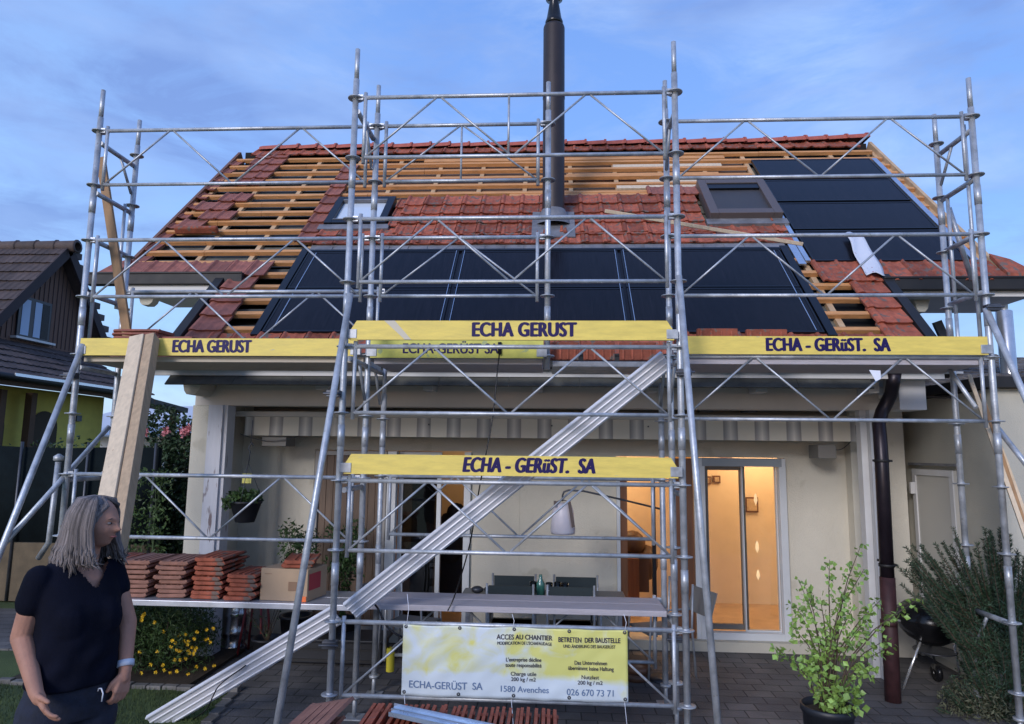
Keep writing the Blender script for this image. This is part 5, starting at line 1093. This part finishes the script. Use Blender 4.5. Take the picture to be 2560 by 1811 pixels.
for s in (-1, 1):
    hp = bp(s*.085, 0, .86); kn = bp(s*.10, .02, .50); an = bp(s*.10, -.02, .14); to = bp(s*.12, .14, .11)
    cap(body, hp, kn, .092, .058); cap(body, kn, an, .056, .036); cap(body, an-V((0, 0, .03)), to, .036, .028)
# her right arm (nearer the camera)
shR = bp(-.165, 0, 1.418); elR = V((-2.315, 2.985, 1.165)); wrR = V((-2.145, 2.875, .975))
cap(body, shR, elR, .048, .046); cap(body, elR, wrR, .045, .028)
shL = bp(.148, .0, 1.42); elL = V((-2.015, 3.26, 1.165)); wrL = V((-1.962, 3.19, .975))
cap(body, shL, elL, .046, .043); cap(body, elL, wrL, .042, .028)
def hand(w, d, palm_n, thumb_side, curl):
    d = V(d).normalized(); nrm = V(palm_n); nrm = (nrm-d*nrm.dot(d)).normalized(); sd_ = d.cross(nrm).normalized()*thumb_side
    cap(body, w, w+d*.03, .027, .026)
    for k, o_ in enumerate((-.030, -.010, .010, .028)):
        cap(body, w+d*.02+sd_*(o_*.55), w+d*.088+sd_*o_, .0165, .0125)
    Ls = [(.026, .030, .020, .015), (.010, .036, .023, .016), (-.010, .033, .022, .015), (-.028, .025, .017, .013)]
    for (o_, a1, a2, a3) in Ls:
        p0 = w+d*.088+sd_*o_; ang = curl*.5; dirv = d
        for ln, rr0, rr1 in ((a1, .0105, .0095), (a2, .0095, .0085), (a3, .0085, .007)):
            dirv = (d*math.cos(ang)+nrm*math.sin(ang)).normalized(); p1 = p0+dirv*ln; cap(body, p0, p1, rr0, rr1, n=8, seg=2); p0 = p1; ang += curl
    t0 = w+d*.025+sd_*.022; t1 = t0+(d*.7+sd_*.6+nrm*.25).normalized()*.040; t2 = t1+(d*.95+sd_*.15+nrm*.35).normalized()*.032; cap(body, t0, t1, .014, .0115, n=8, seg=2); cap(body, t1, t2, .0115, .009, n=8, seg=2)
hand(wrR, (.72, -.22, -.70), (.7, .5, .3), 1, .30); hand(wrL, (-.02, -.22, -.97), (-.9, .3, .0), -1, .6)
# head: ellipsoid sculpted by direction; face towards +x, slightly away
hc = V((-2.118, 3.125, 1.645)); hf = V((1, .03, -.07)).normalized(); hl = V((0, 0, 1)).cross(hf).normalized(); hu = hf.cross(hl)
nk = V((-2.165, 3.13, 1.44)); cap(body, nk, hc+hu*-.06-hf*.02, .056, .052)
nu, nv = 72, 56; base = len(body.v)
def G_(x, c, s_): return math.exp(-((x-c)/s_)**2)
for j in range(nv+1):
    ph = math.pi*j/nv
    for i in range(nu):
        th = 2*math.pi*i/nu; x = math.sin(ph)*math.cos(th); y = math.sin(ph)*math.sin(th); z = math.cos(ph)
        X = x*.096; Y = y*.072; Z = z*.115; fr = max(0, x)
        if z < -.1: Y *= 1-.28*min(1, (-.1-z)/.8); X = X*(1-.10*(-.1-z)) if x < 0 else X
        if x < 0 and z < -.3: X *= 1-.45*min(1, (-.3-z)/.6)
        yy = Y/.072
        X += fr*(.026*G_(z, -.20, .09)*G_(yy, 0, .20)+.014*G_(z, -.04, .16)*G_(yy, 0, .16))      # nose
        X -= fr*.010*G_(z, .06, .10)*(G_(yy, .42, .22)+G_(yy, -.42, .22))                       # eye sockets
        X += fr*.007*G_(z, .22, .10)*G_(yy, 0, .6)                                              # brow
        X += fr*(.010*G_(z, -.43, .05)*G_(yy, 0, .32)+.010*G_(z, -.53, .05)*G_(yy, 0, .30)-.006*G_(z, -.48, .025)*G_(yy, 0, .38))  # lips
        X += fr*.022*G_(z, -.80, .16)*G_(yy, 0, .5)                                             # chin
        X += fr*.006*G_(z, -.25, .15)*(G_(yy, .6, .2)+G_(yy, -.6, .2))
        body.v.append(tuple(hc+hf*X+hl*Y+hu*Z))
for j in range(nv):
    for i in range(nu): a = base+j*nu+i; c = base+j*nu+(i+1) % nu; body.f.append([a, a+nu, c+nu, c]); body.mi.append(0); body.sm.append(True)
for s in (-1, 1): body.ball(hc-hf*.012+hl*(s*.073)-hu*.012, (.016, .010, .030), 10)
skin = mat('skin', (.40, .205, .145), .6, var=.12, vs=14, spec=.25, bump=.15, bs=120)
bo = finish(body, 'body', skin, pr, .0048, 2)
for s in (-1, 1):
    e = hc+hf*.0775+hl*(s*.030)+hu*.008; b = MB(); b.ball(e, (.0115, .0115, .0065), 12); b.build('eye', mat('eye_white', (.22, .19, .18), .2), bo); b = MB(); b.ball(e+hf*.0075, .0052, 10); b.build('iris', black, bo)
    b = MB(); b.tube([e+hl*(s*-.013)+hf*.008+hu*.018, e+hu*.022+hf*.010, e+hl*(s*.016)+hf*.002+hu*.017], [.0018, .0026, .0014], 6); b.build('eyebrow', mat('brow_hair', (.10, .07, .06), .9), bo)
b = MB(); b.tube([hc+hf*.088-hl*.02-hu*.053, hc+hf*.101-hu*.0535, hc+hf*.088+hl*.02-hu*.053], [.002, .0042, .002], 8); b.build('lips', mat('lip', (.38, .12, .11), .5), bo)
# T-shirt
sh = MB()
ring(sh, [(0, .02, .945, .178, .150), (0, .02, .97, .180, .152), (0, .025, 1.08, .170, .150), (0, .025, 1.18, .164, .145), (0, .025, 1.27, .168, .140), (0, .01, 1.34, .172, .118), (0, -.005, 1.41, .165, .095), (0, -.012, 1.455, .140, .080), (0, -.018, 1.495, .088, .066)])
for s in (-1, 1): sh.ball(bp(s*.070, .090, 1.225), (.090, .082, .110), 14)
def sleeve(a, e, wl, r1, r2):
    d = (e-a).normalized(); cap(sh, a, a+d*wl, r1, r2, n=18)
sleeve(shR, elR, .105, .058, .066); sleeve(shL, elL, .095, .052, .055)
shirt = finish(sh, 'shirt', mat('navy_cotton', (.0045, .0055, .013), .95, var=.3, vs=6, spec=.12, bump=.3, bs=260), pr, .008, 6)
me = shirt.data                                   # V-neck and open hem: cut faces near the throat so that skin shows
bm = bmesh.new(); bm.from_mesh(me); kill = []
for f_ in bm.faces:
    c = f_.calc_center_median()
    w_ = c-O; l = w_.dot(Lf); f2 = w_.dot(F); z = w_.z
    if f2 > -.04 and z > 1.365 and abs(l-.026) < .008+(z-1.365)*.70: kill.append(f_)
    elif z > 1.484 and abs(l) < .085: kill.append(f_)
bmesh.ops.delete(bm, geom=kill, context='FACES'); bm.to_mesh(me); bm.free()
nb = MB(); rk = random.Random(2)                 # soft folds
for v in me.vertices:
    w_ = v.co-O; a = math.atan2(w_.dot(F), w_.dot(Lf)); k = max(0, 1-abs(w_.z-1.06)/.14); v.co += (F*math.sin(a)+Lf*math.cos(a))*(.005*k*math.sin(a*9+w_.z*30)+.003*math.sin(w_.z*60+a*4)*k)
chest = MB(); ring(chest, [(0, .0, 1.24, .10, .08), (0, .0, 1.33, .115, .098), (0, -.004, 1.40, .12, .086), (0, -.012, 1.44, .085, .066), (0, -.01, 1.48, .056, .052)])
co = finish(chest, 'neckline', skin, bo, .006, 3)
# shorts
so2 = MB(); ring(so2, [(0, .0, .80, .162, .125), (0, .005, .86, .172, .138), (0, .01, .93, .172, .142), (0, .012, .965, .166, .138)])
for s in (-1, 1): cap(so2, bp(s*.092, .0, .85), bp(s*.102, .012, .765), .108, .108, n=20)
so3 = finish(so2, 'shorts', mat('dark_denim', (.013, .017, .034), .9, var=.35, vs=30, bump=.3, bs=160), pr, .008, 4)
b = MB(); p = bp(.06, .165, .93); b.tube([p, p+V((.012, -.003, -.02)), p+V((.008, -.002, -.055))], .003, 6); b.tube([p, p+V((-.012, 0, .0)), p+V((-.014, 0, -.012))], .003, 6); b.build('drawstring', paper, so3)
# wrist watch
b = MB(); dw = (wrL-elL).normalized(); pw = wrL-dw*.03; b.tube([pw-dw*.014, pw+dw*.014], .037, 18); b.build('watch', mat('white_watch', (.50, .55, .65), .4), pr)
# hair: cap plus hanging locks
hm = mat('grey_brown_hair', (.165, .14, .135), .6, var=.4, vs=3, stretch=(30, 30, 1.5), bump=.4, bs=60, spec=.3, isl=.5)
hr = MB(); r = random.Random(6)
def hp_(a, z, rr):                                # point around the head: a = 0 front, pi back
    return hc+hf*(math.cos(a)*rr*1.02)+hl*(math.sin(a)*rr*.86)+hu*z
nl = 620
for i in range(nl):
    a = rad(68)+(rad(360)-2*rad(68))*((i+r.random())/nl)
    side = math.sin(a); back = -math.cos(a); lay = r.uniform(0, .013)
    top = .122-.01*abs(math.cos(a)); a0 = a*.80+math.pi*.20
    ln = r.uniform(.27, .34) if back > .2 else r.uniform(.21, .27)
    pts = [hp_(a0, .115+lay*.6, .030), hp_(a, .095+lay, .075+lay), hp_(a, .045, .104+lay), hp_(a, -.02, .112+lay), hp_(a, -.085, .112+lay+.006*math.sin(i)), hp_(a+r.uniform(-.05, .05), -.125, .112+lay+.02*r.random()), hp_(a+r.uniform(-.08, .08), -.165, .118+.03*r.random()), hp_(a+r.uniform(-.2, .2), .11-ln-.03+r.uniform(-.02, .02), .110+.035*r.random())]
    if back < .45: pts = [q+hf*(.055*max(0, k-3)/4*(1-max(0, back)*2)) for k, q in enumerate(pts)]
    if back > 0: pts = [q-hf*(.018*k/7*back*2.0)+Lf*(-.0) for k, q in enumerate(pts)]
    hr.tube(pts, [.0035, .007, .0075, .007, .0065, .0055, .0045, .001], 5)
hr.ball(hc-hf*.024+hu*.026, (.100, .088, .102), 20)
for s in (-1, 1):
    for k in range(16):
        t = k/15; q0 = hc+hu*(.121-.02*t)+hf*(.035+.028*t)*(1-.2*t)+hl*(s*.006); hr.tube([q0-hf*.02, hc+hf*(.066-.05*t*.6)+hl*s*(.040+.02*t)+hu*(.088-.01*t), hc+hf*(.030-.03*t)+hl*s*(.082)+hu*(.03-.01*t), hc-hf*.01+hl*s*.092-hu*.06, hc-hf*.02+hl*s*.096-hu*(.16+.03*t)], [.006, .009, .010, .010, .004], 6)
hair = hr.build('hair', hm, pr)

for o in C.objects:                               # every described top-level object is a thing unless said otherwise
    if o.parent is None and 'category' in o and 'kind' not in o: o['kind'] = 'thing'
